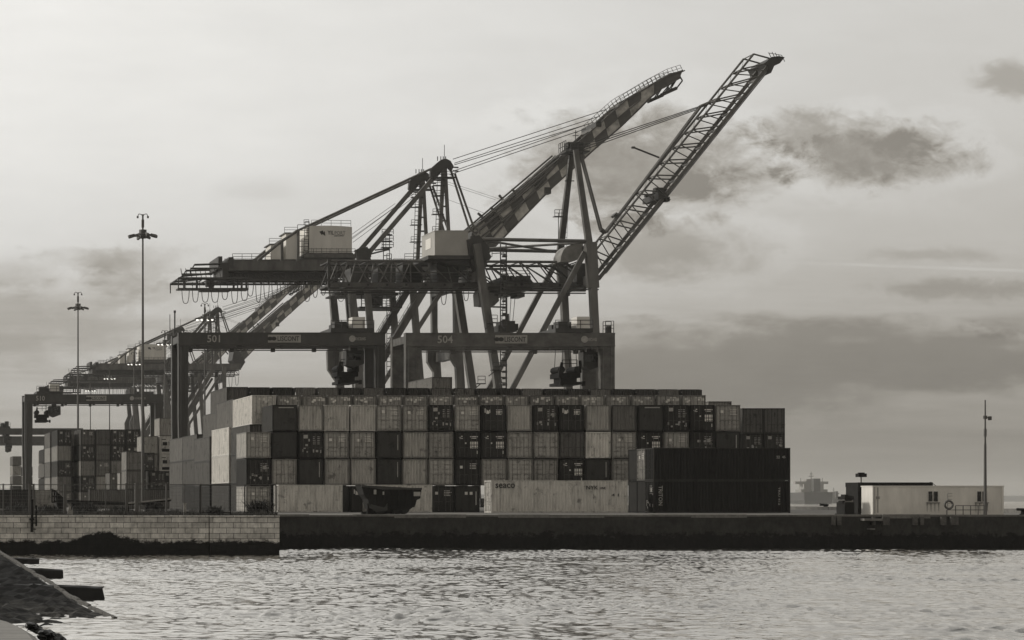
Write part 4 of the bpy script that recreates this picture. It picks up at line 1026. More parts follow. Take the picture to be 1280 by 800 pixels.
    mb.beam(q(460, 318, 1), q(488, 311, 1), .3); mb.beam(q(470, 312, 1), q(488, 310, 1), .25); mb.build('stair_tower', dkm, t)
    # raised boom: two checker-painted box girders
    lowp = [(606, 320), (687.5, 236), (742, 186.5), (772, 161), (796, 138), (810, 123.5), (827, 110), (847, 99)]; upp = [(588, 289), (712, 186.5), (748, 155), (781, 125.5), (801, 114), (820, 102.5), (834, 95), (851, 89.5)]
    def at(poly, f):
        ln = [math.dist(a, b) for a, b in zip(poly, poly[1:])]; d = f * sum(ln)
        for (a, b), l in zip(zip(poly, poly[1:]), ln):
            if d <= l + 1e-6: return (a[0] + (b[0] - a[0]) * d / l, a[1] + (b[1] - a[1]) * d / l)
            d -= l
        return poly[-1]
    nseg = 17
    for k, (ya, yb) in enumerate(((469.9, 471.0), (477.4, 478.5))):
        mb = MB()
        for i in range(nseg):
            f0, f1 = i / nseg, (i + 1) / nseg
            L0, L1, U0, U1 = at(lowp, f0), at(lowp, f1), at(upp, f0), at(upp, f1)
            for r_ in range(2):
                a = lambda A, B, w: (A[0] + (B[0] - A[0]) * w, A[1] + (B[1] - A[1]) * w)
                if i < nseg - 3: w0, w1 = (0, .5) if r_ == 0 else (.5, 1); pale = (i + r_ + 1) % 2 == 0
                else:
                    if r_: continue
                    w0, w1 = 0, 1; pale = (i == nseg - 3)
                ins = .0 if r_ == 0 else .10
                pts = [a(L0, U0, w0), a(L1, U1, w0), a(L1, U1, w1), a(L0, U0, w1)]
                mb.poly([(PX(x, 471), PZ(y, 471)) for x, y in pts], ya + ins, yb - ins, 1 if pale else 0)
        mb.build('boom_girder', [M['boom_dark'], M['boom_pale']], t)
        b = QQ(ya - .12); mb = MB()
        for pl_ in (lowp, upp):
            for p0, p1 in zip(pl_, pl_[1:]): mb.beam((PX(p0[0], 471), ya - .05, PZ(p0[1], 471)), (PX(p1[0], 471), ya - .05, PZ(p1[1], 471)), .45, .28)
        m0 = [((x0 + x1) / 2, (y0 + y1) / 2) for (x0, y0), (x1, y1) in zip(lowp[:5], upp[:5])]
        for p0, p1 in zip(m0, m0[1:]): mb.beam((PX(p0[0], 471), ya - .1, PZ(p0[1], 471)), (PX(p1[0], 471), ya - .1, PZ(p1[1], 471)), .3, .18)
        mb.build('boom_edge_beam', M['boom_dark'], t)
        mb = MB()         # walkway railing on top, tip frame
        r0 = [at(upp, .62 + .38 * i / 22) for i in range(23)]
        for (x, y) in r0: p = Vector((PX(x, 471), ya, PZ(y, 471))); mb.tube(p, p + Vector((-.55, 0, 1.15)), .055, 4)
        for (x, y), (x2, y2) in zip(r0, r0[1:]):
            for hgt in (.55, 1.1): mb.tube(Vector((PX(x, 471), ya, PZ(y, 471))) + Vector((-.5 * hgt, 0, hgt)), Vector((PX(x2, 471), ya, PZ(y2, 471))) + Vector((-.5 * hgt, 0, hgt)), .045, 4)
        mb.build('boom_railing', M['crane_pale'], t)
    mb = MB()
    for f in (.06, .2, .33, .46, .6, .74, .87, .98):
        a, b = at(lowp, f), at(upp, f)
        for w_ in (a, b): mb.beam((PX(w_[0], 471), 471.0, PZ(w_[1], 471)), (PX(w_[0], 471), 477.4, PZ(w_[1], 471)), .5)
    mb.build('boom_cross_tie', c, t)
    mb = MB(); T_ = QQ(470.2)
    for dy in (0, 8.0):
        for a, b, r in (((850, 96), (853, 101), .15), ((853, 101), (846, 110), .15), ((846, 110), (826, 119), .35), ((836, 107), (826, 119), .12), ((846, 99), (838, 112), .12), ((842, 103), (834, 115), .12), ((850, 91), (856, 88), .12)):
            mb.tube(T_(*a, dy), T_(*b, dy), r, 5)
    mb.box(T_(838, 91), T_(851, 98, 8)); mb.build('boom_tip', dkm, t)
    mb = MB(); B = QQ(469.6)
    for (a, b, r, w_) in (((586, 290), (708, 186), .20, 0), ((588, 297), (706, 192), .20, 0), ((594, 292), (690, 211), .26, 0), ((598, 299), (660, 247), .18, 0), ((604, 310), (712, 186), .2, 0)):
        mb.tube(B(*a), B(*b), r, 6); mb.tube(B(*a, 9.5), B(*b, 9.5), r, 6)
    for a, b in (((613, 259), (628, 273)), ((640, 236), (648, 246))): mb.beam(B(*a), B(*b), .4, .4); mb.beam(B(*a, 9.5), B(*b, 9.5), .4, .4)
    mb.build('boom_hoist_link', c, t)
    mb = MB(); mb.box(B(681, 234), B(689, 242, 2)); mb.build('boom_fitting', dkm, t); mb = MB(); mb.box(B(745, 152), B(752, 158, 9.5)); mb.build('boom_fitting', dkm, t)
    mb = MB(); mb.poly([(PX(a, 471), PZ(b, 471)) for a, b in ((588, 290), (600, 300), (612, 322), (603, 336), (592, 326), (583, 318))][::-1], 469.5, 479.5); mb.build('boom_hinge', dkm, t)
    mb = MB()
    for a, b, dy in (((566, 199), (757, 137), 0), ((568, 204), (750, 145), 0), ((568, 206), (742, 153), 0), ((570, 211), (745, 150), 5), ((570, 214), (742, 156), 5)): mb.tube(q(*a, dy), q(*b, dy), .07, 4)
    for a, b in (((570, 206), (648, 240)), ((570, 209), (640, 240)), ((570, 228), (628, 258))): mb.tube(q(*a, 18), q(*b, 12), .03, 4)
    mb.build('boom_rope', M['rope'], t)
    # trolley parked under the girder
    mb = MB(); z = PZ(367, 470)
    mb.box((PX(418, 470), 470, z - .3), (PX(498, 470), 479, z)); mb.box((PX(446, 470), 470.3, z + .05), (PX(488, 470), 478, z + 1.2)); mb.box((PX(450, 470), 470.2, PZ(383, 470) - .3), (PX(503, 470), 478, PZ(383, 470)))
    mb.rail((PX(418, 470), 470, z), (PX(500, 470), 470, z), 1.1, 1.4, .05); mb.rail((PX(452, 470), 470.2, PZ(383, 470)), (PX(503, 470), 470.2, PZ(383, 470)), 1.1, 1.4, .05)
    for px in (424, 432, 452, 462, 470, 478, 490, 500): mb.tube((PX(px, 470), 470.1, PZ(352, 470)), (PX(px, 470), 470.1, PZ(383 if px > 450 else 367, 470)), .10, 4)
    mb.beam((PX(462, 470), 470, PZ(367, 470)), (PX(478, 470), 470, PZ(383, 470)), .2); mb.box((PX(466, 470), 471, PZ(381, 470)), (PX(480, 470), 476, PZ(371, 470))); mb.build('trolley', dkm, t)
    mb = MB(); mb.ladder(q(485, 470, -1), q(485, 318, -1), .9, .07, .9); mb.build('ladder', dkm, t)
    return t
crane_a = box_boom_crane()

def lattice_boom_crane():
    Yn, Yf, Ym = 392.0, 408.0, 400.0
    q = QQ(Yn); m4 = QQ(Ym)
    t = thing('ship_crane', 'ship crane with raised open lattice boom and an A-frame mast, rightmost of the cranes', 'crane', (PX(680, Yn), Ym, 0), 'ship to shore cranes')
    c, dkm, pal = M['crane'], M['crane_dark'], M['crane_pale']
    for dy in (0, 16):
        o = Vector((0, dy, 0))
        def s(px, py): return q(px, py) + o
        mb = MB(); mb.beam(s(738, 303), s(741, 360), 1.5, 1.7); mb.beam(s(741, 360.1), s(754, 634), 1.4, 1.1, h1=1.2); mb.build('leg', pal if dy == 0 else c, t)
        mb = MB(); mb.beam(s(595.5, 305), s(622, 480), 1.4, 1.15); mb.beam(s(622, 480.1), s(628, 634), 1.4, 1.15); mb.build('leg', c, t)
        mb = MB(); mb.beam(s(731, 315), s(632, 502), .8, .78); mb.build('diagonal_brace', c, t)
        mb = MB(); mb.tube(s(604, 299), s(735, 301.5), .3, 8); mb.build('top_tie', c, t)
        mb = MB(); mb.beam(s(736, 303), s(719.5, 187), .95, 1.0, w1=.7, h1=.75); mb.build('mast_leg', c, t) if dy == 0 else None
        mb = MB(); mb.beam(s(625, 570), s(750, 570), 1.2, 1.8); mb.build('portal_beam', c, t)
    # the far mast leg leans to the same head
    apex = m4(718, 186)
    mb = MB(); mb.beam(q(736, 303, 16), apex + Vector((-.2, .6, 0)), .95, 1.0, w1=.7, h1=.75); mb.build('mast_leg', c, t)
    t.children[-1]
    mb = MB(); a, b = q(604, 300), q(736, 303); mb.tube(a, b + Vector((0, 16, 0)), .2, 8); mb.tube(a + Vector((0, 16, 0)), b, .2, 8); mb.build('plan_brace', c, t)
    for px, py in ((737, 312), (597, 316), (600, 345), (740, 350), (627, 590), (753, 590)):
        mb = MB(); p = q(px, py); mb.box((p.x - .6, Yn + .7, p.z - .8), (p.x + .6, Yf - .7, p.z + .8)); mb.build('cross_beam', c, t)
    for px in (628, 754):
        for y in (Yn, Yf):
            mb = MB(); x = PX(px, Yn)
            for k in range(4): mb.tube((x - .3, y - 3 + 2 * k, .45), (x + .3, y - 3 + 2 * k, .45), .45, 10)
            mb.box((x - .4, y - 3.6, .6), (x + .4, y + 3.6, 1.5)); mb.build('rail_truck', dkm, t)
    # apex head
    mb = MB(); mb.box(apex + Vector((-1.0, -1.5, -.9)), apex + Vector((1.0, 1.5, .9))); mb.box(apex + Vector((-2.0, -2, -.75)), apex + Vector((2.0, 2, -.55))); mb.rail(apex + Vector((-2, -2, -.5)), apex + Vector((2, -2, -.5)), 1.1, .9, .05)
    mb.rail(apex + Vector((-2, -2, -.5)), apex + Vector((-2, 2, -.5)), 1.6, .9, .06); mb.tube(apex + Vector((.2, 0, .9)), apex + Vector((.2, 0, 3.1)), .07, 5); mb.tube(apex + Vector((-.3, 0, 2.2)), apex + Vector((.7, 0, 2.2)), .06, 4)
    mb.tube(apex + Vector((-.1, 0, 2.7)), apex + Vector((.5, 0, 2.7)), .05, 4); mb.box(apex + Vector((-1.4, -1.0, .05)), apex + Vector((-.4, 1, 1.0))); mb.build('apex_head', dkm, t)
    mb = MB(); p0, p1 = q(740, 318, 15), q(731, 188, 9); mb.ladder(p0, p1, .4, .035, .9); mb.tube(q(725, 312, 12), q(725, 255, 12), .07, 5)
    p = q(725, 260, 12); mb.box(p + Vector((-.8, -.6, -.06)), p + Vector((.8, .6, .06))); mb.rail(p + Vector((-.8, -.6, 0)), p + Vector((.8, -.6, 0)), 1.1, .7, .05); mb.beam(q(724, 218, 8), q(736, 218, 8), .15); mb.build('mast_ladder', dkm, t)
    # folded forestay and bar along the boom
    for d in (-.4, .4):
        o = Vector((0, d, 0)); mb = MB(); mb.tube(m4(725, 189) + o, m4(751, 287) + o, .2, 8); mb.tube(m4(751, 287) + o, m4(757, 291) + o, .28, 8); mb.build('forestay', c, t)
        mb = MB(); mb.tube(m4(757, 291) + o, m4(875.5, 133) + o, .22, 8); mb.tube(m4(875.5, 133) + o, m4(897, 124) + o, .26, 8); mb.tube(m4(769, 270) + o, m4(767, 268) + o, .5, 6); mb.build('boom_stay', c, t)
    mb = MB()
    for a, b, d in (((724, 183), (881, 131), -.6), ((724, 186), (878, 133), .2), ((724, 189), (876, 135), .9)): mb.tube(m4(*a, d), m4(*b, d), .075, 4)
    mb.build('boom_rope', M['rope'], t)
    # lattice boom
    U0, U1, L0, L1 = (744, 313.5), (942, 67.5), (748, 349), (964, 78)
    n = 13
    for k, y in enumerate((396.5, 400.9)):
        r = QQ(396.5); o = Vector((0, y - 396.5, 0)); mb = MB()
        mb.tube(r(*U0) + o, r(*U1) + o, .19, 6); mb.beam(r(*L0) + o, r(*L1) + o, .4, .58); mb.tube(r(*U0) + o, r(745, 348) + o, .2, 6); mb.tube(r(*U1) + o, r(962, 73) + o, .14, 6)
        lp = lambda A, B, f: (A[0] + (B[0] - A[0]) * f, A[1] + (B[1] - A[1]) * f)
        for i in range(n):
            u = lp(U0, U1, i / n); l = lp(L0, L1, min(1, (i + 1.2) / n)); l0 = lp(L0, L1, (i + .5) / n)
            mb.tube(r(*u) + o, r(*l) + o, .125, 5); mb.tube(r(*u) + o, r(*l0) + o, .10, 5)
        mb.build('boom_truss', c, t)
    mb = MB(); r = QQ(396.5)
    for i in range(n + 1):
        f = i / n; u = (U0[0] + (U1[0] - U0[0]) * f, U0[1] + (U1[1] - U0[1]) * f); l = (L0[0] + (L1[0] - L0[0]) * f, L0[1] + (L1[1] - L0[1]) * f)
        mb.tube(r(*u), r(*u, 4.4), .10, 5); mb.beam(r(*l), r(*l, 4.4), .3)
        if i < n: u2 = (U0[0] + (U1[0] - U0[0]) * (i + 1) / n, U0[1] + (U1[1] - U0[1]) * (i + 1) / n); mb.tube(r(*u), r(*u2, 4.4), .03, 3)
    mb.build('boom_cross_tie', c, t)
    mb = MB(); r = QQ(397.0)
    p0, p1 = r(757, 342), r(962, 86); mb.beam(p0, p1, .8, .07); 
    for i in range(46):
        a = p0.lerp(p1, i / 45); mb.tube(a, a + Vector((-.4, 0, .3)), .02, 3)
    mb.tube(p0 + Vector((-.4, 0, .3)), p1 + Vector((-.4, 0, .3)), .03, 4); mb.build('boom_walkway', dkm, t)
    mb = MB(); r = QQ(396.0)
    mb.poly([(PX(a, 396), PZ(b, 396)) for a, b in ((960, 83), (957, 78), (965, 71), (974, 70), (981, 71.5), (975, 79), (968, 82), (964, 91), (960, 90))][::-1], 396, 404)
    for px, py in ((961, 66), (965, 65), (969, 66), (973, 68), (977, 69)): mb.tube(r(px, py), r(px + 4, py + 8), .06, 4)
    mb.tube(r(960, 66), r(977, 69), .05, 4); mb.build('boom_tip', dkm, t)
    mb = MB(); rr = random.Random(4)
    for i in range(16):
        a = r(rr.uniform(821, 837), rr.uniform(237, 252), rr.uniform(0, 8)); mb.box(a, a + Vector((rr.uniform(.4, 1.3), rr.uniform(.5, 1.5), rr.uniform(.3, .9))))
    mb.box(r(823, 241), r(834, 248, 8)); mb.tube(r(822, 236), r(838, 250), .1, 5); mb.build('boom_trolley', dkm, t)
    mb = MB(); mb.beam(r(791, 184), r(824, 197), .3, .22); mb.box(r(790, 183), r(794, 185.5, .4)); mb.build('boom_bracket', dkm, t)
    # bridge girder: twin trusses with walkways
    for k, y in enumerate((396.5, 403.5)):
        G = QQ(396.5); o = Vector((0, y - 396.5, 0)); mb = MB()
        mb.truss(G(411, 356) + o, G(745, 357) + o, G(411, 326) + o, G(705, 327.5) + o, 13, .24, .12, 'V'); mb.beam(G(411, 356) + o, G(748, 357) + o, .7, .75); mb.beam(G(411, 361.5) + o, G(748, 362) + o, .5, .18)
        mb.tube(G(705, 327.5) + o, G(740, 352) + o, .25, 6)
        for px in (436, 462, 488, 514, 540): mb.tube(G(px, 326) + o, G(px - 14, 355) + o, .14, 5)
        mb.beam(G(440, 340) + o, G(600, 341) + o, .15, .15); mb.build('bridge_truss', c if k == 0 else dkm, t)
        mb = MB(); y_ = y - 1.1
        mb.box((PX(411, 396.5), y_ - .5, PZ(354.6, 396.5)), (PX(745, 396.5), y_ + .4, PZ(354.2, 396.5))); mb.rail((PX(470, 396.5), y_ - .5, PZ(354.2, 396.5)), (PX(600, 396.5), y_ - .5, PZ(354.2, 396.5)), 1.1, 2.2, .05); mb.build('walkway', dkm, t)
    mb = MB(); G = QQ(396.0)
    for px in range(412, 746, 24): mb.beam(G(px, 356), G(px, 356, 8), .35); mb.tube(G(px, 326.5), G(px, 326.5, 8), .12, 5)
    mb.beam(G(404, 350), G(416, 350), .3); mb.beam(G(404, 338), G(414, 324), .25); mb.beam(G(411, 324), G(411, 360), .4); mb.build('bridge_cross_tie', dkm, t)
    mb = MB()
    for k in range(3):
        x = 440 + 34 * k; mb.box(G(x, 352, 1), G(x + 22, 334, 6))
    mb.box(G(505, 352, 1), G(528, 330, 6)); mb.box(G(548, 352, 1), G(575, 328, 6)); mb.build('winch_deck_gear', dkm, t)
    # machine house with its lit end
    mb = MB(); Hh = QQ(393.0); x0, x1, z0, z1 = PX(543.5, 393), PX(585, 393), PZ(318, 393), PZ(289, 393); mb.box((x0, 393, z0), (x1, 402.0, z1)); hs = mb.build('machine_house', M['house_grey'], t)
    mb = MB(); mb.box((x0 - .06, 392.94, z1 + .01), (x1 + .1, 402.1, z1 + .14)); mb.box((x0 - .05, 392.95, z0 - .18), (x1 + .05, 402.05, z0 - .01)); mb.build('roof_trim', M['house_grey'], hs)
    mb = MB(); mb.box((x0 - .05, 395.6, z0 + 1.3), (x0 - .005, 399.2, z0 + 3.0)); mb.build('end_panel', M['white'], hs)
    mb = MB(); mb.box((x0 - 1.2, 392.5, z0 - .8), (x1 + 1, 403, z0 - .2)); mb.poly([(x0 + 1, z0 - .81), (x1 + 2.2, z0 - .81), (x1 + 1.2, z0 - 1.9), (x0 + 2.4, z0 - 1.5)][::-1], 394, 402); mb.box((x1 + .2, 394, z0 - .2), (x1 + 1.4, 401, z0 + 2.2)); mb.build('house_platform', dkm, hs)
    # ballast shell at the mast foot
    mb = MB(); mb.poly([(PX(a, 394), PZ(b, 394)) for a, b in ((701, 327), (702, 319), (705, 312), (710, 307.5), (716, 305), (729, 304), (730, 310), (728.5, 317), (725, 322), (720, 325.5), (712, 327.5))][::-1], 394.2, 398.5); mb.build('counterweight', M['crane_pale2'], t)
    mb = MB(); mb.box(QQ(395)(721, 356), QQ(395)(732, 329, 5)); mb.build('foot_box', dkm, t)
    mb = MB(); mb.poly([(PX(a, 393), PZ(b, 393)) for a, b in ((583, 300), (598, 294), (611, 310), (606, 330), (596, 345), (586, 322))][::-1], 392.5, 394.5); mb.build('leg_head', dkm, t)
    # travelling trolley, cab and head block on ropes
    T_ = QQ(396.0)
    mb = MB(); mb.box(T_(628, 354), T_(662, 346, 8)); mb.box(T_(610, 362.5), T_(664, 358, 8)); mb.box(T_(612, 366), T_(652, 362.8, 6)); mb.box(T_(646, 371), T_(656, 367, 4)); mb.box(T_(618, 370), T_(640, 367, 4))
    for px in (634, 640, 648, 655, 660): mb.tube(T_(px, 350), T_(px + .5, 345, 0), .4, 8)
    mb.rail(T_(628, 346), T_(662, 346), 1.0, 1.6, .05)
    for px in (633, 645, 653): mb.tube(T_(px, 357), T_(px, 346), .2, 5)
    mb.build('trolley', dkm, t)
    mb = MB(); mb.poly([(PX(a, 396), PZ(b, 396)) for a, b in ((599, 366), (601, 362), (622, 364), (624, 376), (618, 382), (600, 381))][::-1], 396, 400); mb.beam(T_(598, 366), T_(600, 382), .2); mb.beam(T_(598, 383), T_(630, 384), .25); mb.build('operator_cab', M['crane'], t)
    mb = MB(); mb.box(T_(625, 414, 1), T_(648, 406, 5)); mb.box(T_(630, 406, 1), T_(646, 400.5, 5)); mb.box(T_(627, 419, 1), T_(640, 414, 5)); mb.box(T_(637.5, 402, 2), T_(640.5, 391, 3)); mb.box(T_(646, 412, 1), T_(650, 404, 5)); mb.build('head_block', dkm, t)
    mb = MB()
    for a, b in ((634, 631), (638, 638), (643, 641), (648, 645)): mb.tube(T_(a, 370, 2), T_(b, 402, 2), .05, 4)
    mb.build('hoist_rope', M['rope'], t)
    # access tower up the landside
    mb = MB(); mb.ladder(q(626, 500, -1.5), q(626, 305, -1.5), .9, .09, .9); mb.tube(q(630, 500, -1.5), q(630, 312, -1.5), .1, 5)
    for i in range(24):
        py = 312 + i * 8; mb.box(q(625.5, py, -1.7), q(630.5, py + 2.6, -1.0))
    mb.rail(q(613, 322, -1), q(628, 321, -1), 1.1, 1.2, .06); mb.beam(q(606, 337, -1), q(628, 337, -1), .2, .35); mb.build('lift_tower', dkm, t)
    for px, py in ((609, 404), (613, 463), (594, 480)):
        mb = MB(); p = q(px, py, -1.2); mb.box(p + Vector((-.2, -.5, -.08)), p + Vector((1.3, .6, .06))); mb.rail(p + Vector((0, -.5, 0)), p + Vector((1.2, -.5, 0)), 1.2, .6, .05); mb.beam(p + Vector((-.6, 0, -1.0)), p + Vector((.5, 0, -.1)), .14); mb.build('leg_platform', dkm, t)
    mb = MB(); festoon(mb, PX(412, 395), PX(442, 395), PZ(362, 395), 395.5, 3, 1.9, 1.2); mb.build('festoon_cable', M['rope'], t)
    return t
M['crane_pale2'] = plain('ballast_paint', .26, .6, .4, .5)
M['house_grey'] = plain('grey_house_paint', .38, .55, .14, .4)
crane_b = lattice_boom_crane()
# two sister cranes farther along the berth: the same machine, copied with all its parts
for (dx, dY, lab) in ((9.6, 356, 'distant ship crane with checkered raised boom behind gantry 501, taller of the far pair'),
                      (9.2, 447, 'most distant ship crane, its low girder ending over gantry 510')):
    c2 = copy_tree(crane_a); c2.location = crane_a.location + Vector((dx, dY, 0)); c2['label'] = lab

# ------------------------------------------------------------------ things on the quay
def tipper():
    Y = 196.0
    t = thing('tipper_trailer', 'dark open-topped tipper trailer standing on the quay edge', 'trailer', (PX(488, Y), Y, 0))
    q = QQ(Y)
    prof = [(452, 607), (478, 610.5), (500, 611.5), (527, 611), (525.5, 623), (521, 625), (519, 632), (512, 637), (498, 637), (482, 638.5), (463, 636), (460, 624), (455, 618)]
    mb = MB(); mb.poly([(PX(a, Y), PZ(b, Y)) for a, b in prof][::-1], Y, Y + 2.3); mb.build('body', M['black'], t)
    mb = MB(); mb.beam(q(452, 607, -.06), q(478, 610.5, -.06), .18, .16); mb.beam(q(478, 610.6, -.06), q(527, 611, -.06), .18, .16); mb.beam(q(452, 607, 2.36), q(527, 611, 2.36), .16, .16); mb.build('rim', M['crane_dark'], t)
    mb = MB()
    for px in (463, 472, 481, 490, 499, 508, 517): mb.beam(q(px, 612, -.05), q(px, 634, -.05), .1, .13)
    mb.beam(q(464, 619, -.05), q(523, 618, -.05), .08, .09); mb.beam(q(484, 627, -.05), q(520, 626, -.05), .08, .09); mb.build('rib', M['black'], t)
    mb = MB(); mb.poly([(PX(a, Y), PZ(b, Y)) for a, b in ((462, 634), (463, 630), (480, 634.5), (484, 629), (484, 638), (470, 640))][::-1], Y - .12, Y - .05); mb.build('mudguard', M['crane_dark'], t)
    for px in (476, 497, 505):
        mb = MB(); X = PX(px, Y); mb.tube((X, Y + .1, .5), (X, Y + .45, .5), .5, 18); mb.tube((X, Y + .06, .5), (X, Y + .1, .5), .25, 12); mb.tube((X, Y + 1.85, .5), (X, Y + 2.2, .5), .5, 18); mb.build('wheel', M['tyre'], t)
    mb = MB(); X = PX(464, Y); mb.box((X - .25, Y + .3, .02), (X + .2, Y + .6, .9)); mb.beam((X - .6, Y + 1, .06), (PX(508, Y), Y + 1, .25), .5, .3); mb.build('stand', M['black'], t)
    for px, py, w, h in ((468.5, 615, .2, .38), (521, 617.5, .55, .35), (479, 616.5, .12, .26)):
        mb = MB(); p = q(px, py); mb.box((p.x - w / 2, Y - .12, p.z - h / 2), (p.x + w / 2, Y - .07, p.z + h / 2)); mb.build('reflector', M['dull_white'], t)
tipper()

def cabin():
    Y = 187.0; x0, x1, z1 = PX(1091, Y), PX(1254, Y), PZ(608.5, Y); d = 2.1; z0 = .12
    t = thing('site_cabin', 'long white site cabin with two barred windows on the quay edge', 'cabin', ((x0 + x1) / 2, Y, 0))
    mb = MB(); mb.box((x0, Y, z0), (x1, Y + d, z1)); mb.build('wall', M['cabin'], t)
    mb = MB(); n = 44
    for i in range(1, n):
        x = x0 + (x1 - x0) * i / n; mb.box((x - .05, Y - .02, z0 + .12), (x + .05, Y - .001, z1 - .12))
    mb.build('wall_rib', M['cabin'], t)
    mb = MB(); mb.box((x0 - .05, Y - .06, z1 + .002), (x1 + .05, Y + d + .05, z1 + .09)); mb.box((x0 - .04, Y - .05, z0 - .1), (x1 + .04, Y + d, z0 - .002))
    for x in (x0, x1 - .12): mb.box((x - .03, Y - .05, z0), (x + .14, Y - .003, z1))
    mb.build('frame', M['house'], t)
    mb = MB(); mb.box((x0 + .35, Y - .04, z0 + .05), (x0 + .42, Y - .003, z1 - .05)); mb.box((x0 + .25, Y - .09, z1 - .95), (x0 + .5, Y - .003, z1 - .75)); mb.tube((x0 + .1, Y - .08, z0), (x0 + .1, Y - .08, z1), .05, 6); mb.build('downpipe', M['galv'], t)
    for a, b in ((1160, 1172), (1221, 1233)):
        wx0, wx1, wz0, wz1 = PX(a, Y), PX(b, Y), PZ(627, Y), PZ(614.3, Y); mb = MB()
        mb.box((wx0, Y - .035, wz0), (wx1, Y - .022, wz1)); w = mb.build('window', M['glass'], t)
        mb = MB(); f = .06
        mb.box((wx0 - f, Y - .07, wz0 - f), (wx0, Y - .021, wz1 + f)); mb.box((wx1, Y - .07, wz0 - f), (wx1 + f, Y - .021, wz1 + f)); mb.box((wx0, Y - .07, wz1), (wx1, Y - .021, wz1 + f)); mb.box((wx0, Y - .07, wz0 - f), (wx1, Y - .021, wz0)); xm = (wx0 + wx1) / 2; mb.box((xm - .05, Y - .065, wz0), (xm + .05, Y - .036, wz1))
        mb.build('window_frame', M['cabin'], w)
        mb = MB()
        for k in range(7): x = wx0 + (wx1 - wx0) * (k + .5) / 7; mb.tube((x, Y - .1, wz0), (x, Y - .1, wz1), .012, 4)
        mb.box((wx0 - .15, Y - .12, wz0 - .12), (wx1 + .15, Y - .001, wz0 - .07)); mb.build('window_bar', M['mast'], w)
        mb = MB()
        for k in range(4):
            x = wx0 - .08 + (wx1 - wx0 + .16) * k / 3; mb.poly([(x - .035, wz0 - .13), (x + .035, wz0 - .13), (x + .015, wz0 - .75 - .3 * rnd.random()), (x - .01, wz0 - .7)][::-1], Y - .0245, Y - .0205)
        mb.build('drip_stain', M['rust'], w)
    return t
M['rust'] = plain('rust_drip', .17, .9, .3, 3)
cabin()
Yc = 190.6
tc_ = container('black container behind the white site cabin, its end showing past it', PX(1075, Yc), Yc, .02, 2.15, 6.06, .014, 'smooth', None, None, along=True)
mb = MB(); mb.box((PX(1069, 191), Yc - .2, 2.2), (PX(1162, 191), Yc + 2.3, 2.56)); mb.box((PX(1069, 191), Yc - .15, .02), (PX(1075, 191) - .02, Yc + 2.2, 2.197)); mb.path([(PX(1162, 191), Yc + 1, 2.5), (PX(1168, 191), Yc + 1, 2.58), (PX(1174, 191), Yc + 1, 2.3)], .025, 5)
tag(mb.build('flat_canopy', M['black']), 'black flat canopy with an upright wall over the dark container by the cabin', 'canopy')
t = thing('roof_vent', 'small dark capped vent pipe standing on the black roof', 'vent', (PX(1083, 191), 192, 2.56))
mb = MB(); x, y = PX(1083, 191), 192; mb.tube((x, y, 2.56), (x, y, 3.0), .06, 8); mb.build('pipe', M['galv'], t)
mb = MB(); mb.box((x - .33, y - .3, 3.0), (x + .33, y + .3, 3.28)); mb.box((x - .2, y - .2, 3.28), (x + .2, y + .2, 3.36)); mb.build('cap', M['black'], t)
t = thing('generator', 'dark generator set with a pale tank panel beside the black container', 'generator', (PX(1062, 188), 188, 0))
mb = MB(); a, b = PX(1056, 188), PX(1068, 188); mb.box((a, 188, .1), (b, 189.6, 1.0)); mb.box((a - .08, 187.9, 0), (b + .05, 189.7, .095)); mb.box((a - .1, 188.2, .9), (a + .1, 189, 1.12)); mb.build('body', M['black'], t)
mb = MB(); mb.tube((a + .2, 188.5, 1.0), (b - .05, 188.5, 1.12), .18, 10); mb.box((a + .15, 188.3, 1.003), (b, 189.3, 1.18)); mb.build('tank', M['galv'], t)
mb = MB(); mb.box((a + .02, 188.1, 1.2), (b, 189.4, 1.45)); mb.box((a + .1, 188.2, 1.45), (b - .4, 189, 1.6)); mb.tube((a + .15, 188.3, 1.3), (b - .1, 188.3, 1.34), .22, 8); mb.build('cover', M['black'], t)

t = thing('lamp_post', 'slender lone lamp post with one small lamp at the cabin', 'lamp post', (PX(1231.5, 185.5), 185.5, 0))
x = PX(1231.5, 185.5); zt = PZ(500, 185.5); mb = MB(); mb.tube((x, 185.5, 0), (x, 185.5, 5.5), .13, 10, .09); mb.tube((x, 185.5, 5.5), (x, 185.5, zt), .075, 8, .05); mb.tube((x, 185.5, PZ(541, 185.5) - .3), (x, 185.5, PZ(541, 185.5) + .3), .11, 8); mb.build('pole', M['mast'], t)
mb = MB(); zl = PZ(522, 185.5); mb.tube((x - .1, 185.5, zl), (x + .45, 185.5, zl), .04, 6); mb.box((x - .12, 185.4, zl - .1), (x + .12, 185.6, zl + .15)); mb.build('arm', M['mast'], t)
mb = MB(); mb.tube((x + .36, 185.5, zl - .2), (x + .36, 185.5, zl + .1), .14, 10); mb.build('lamp', M['mast'], t)

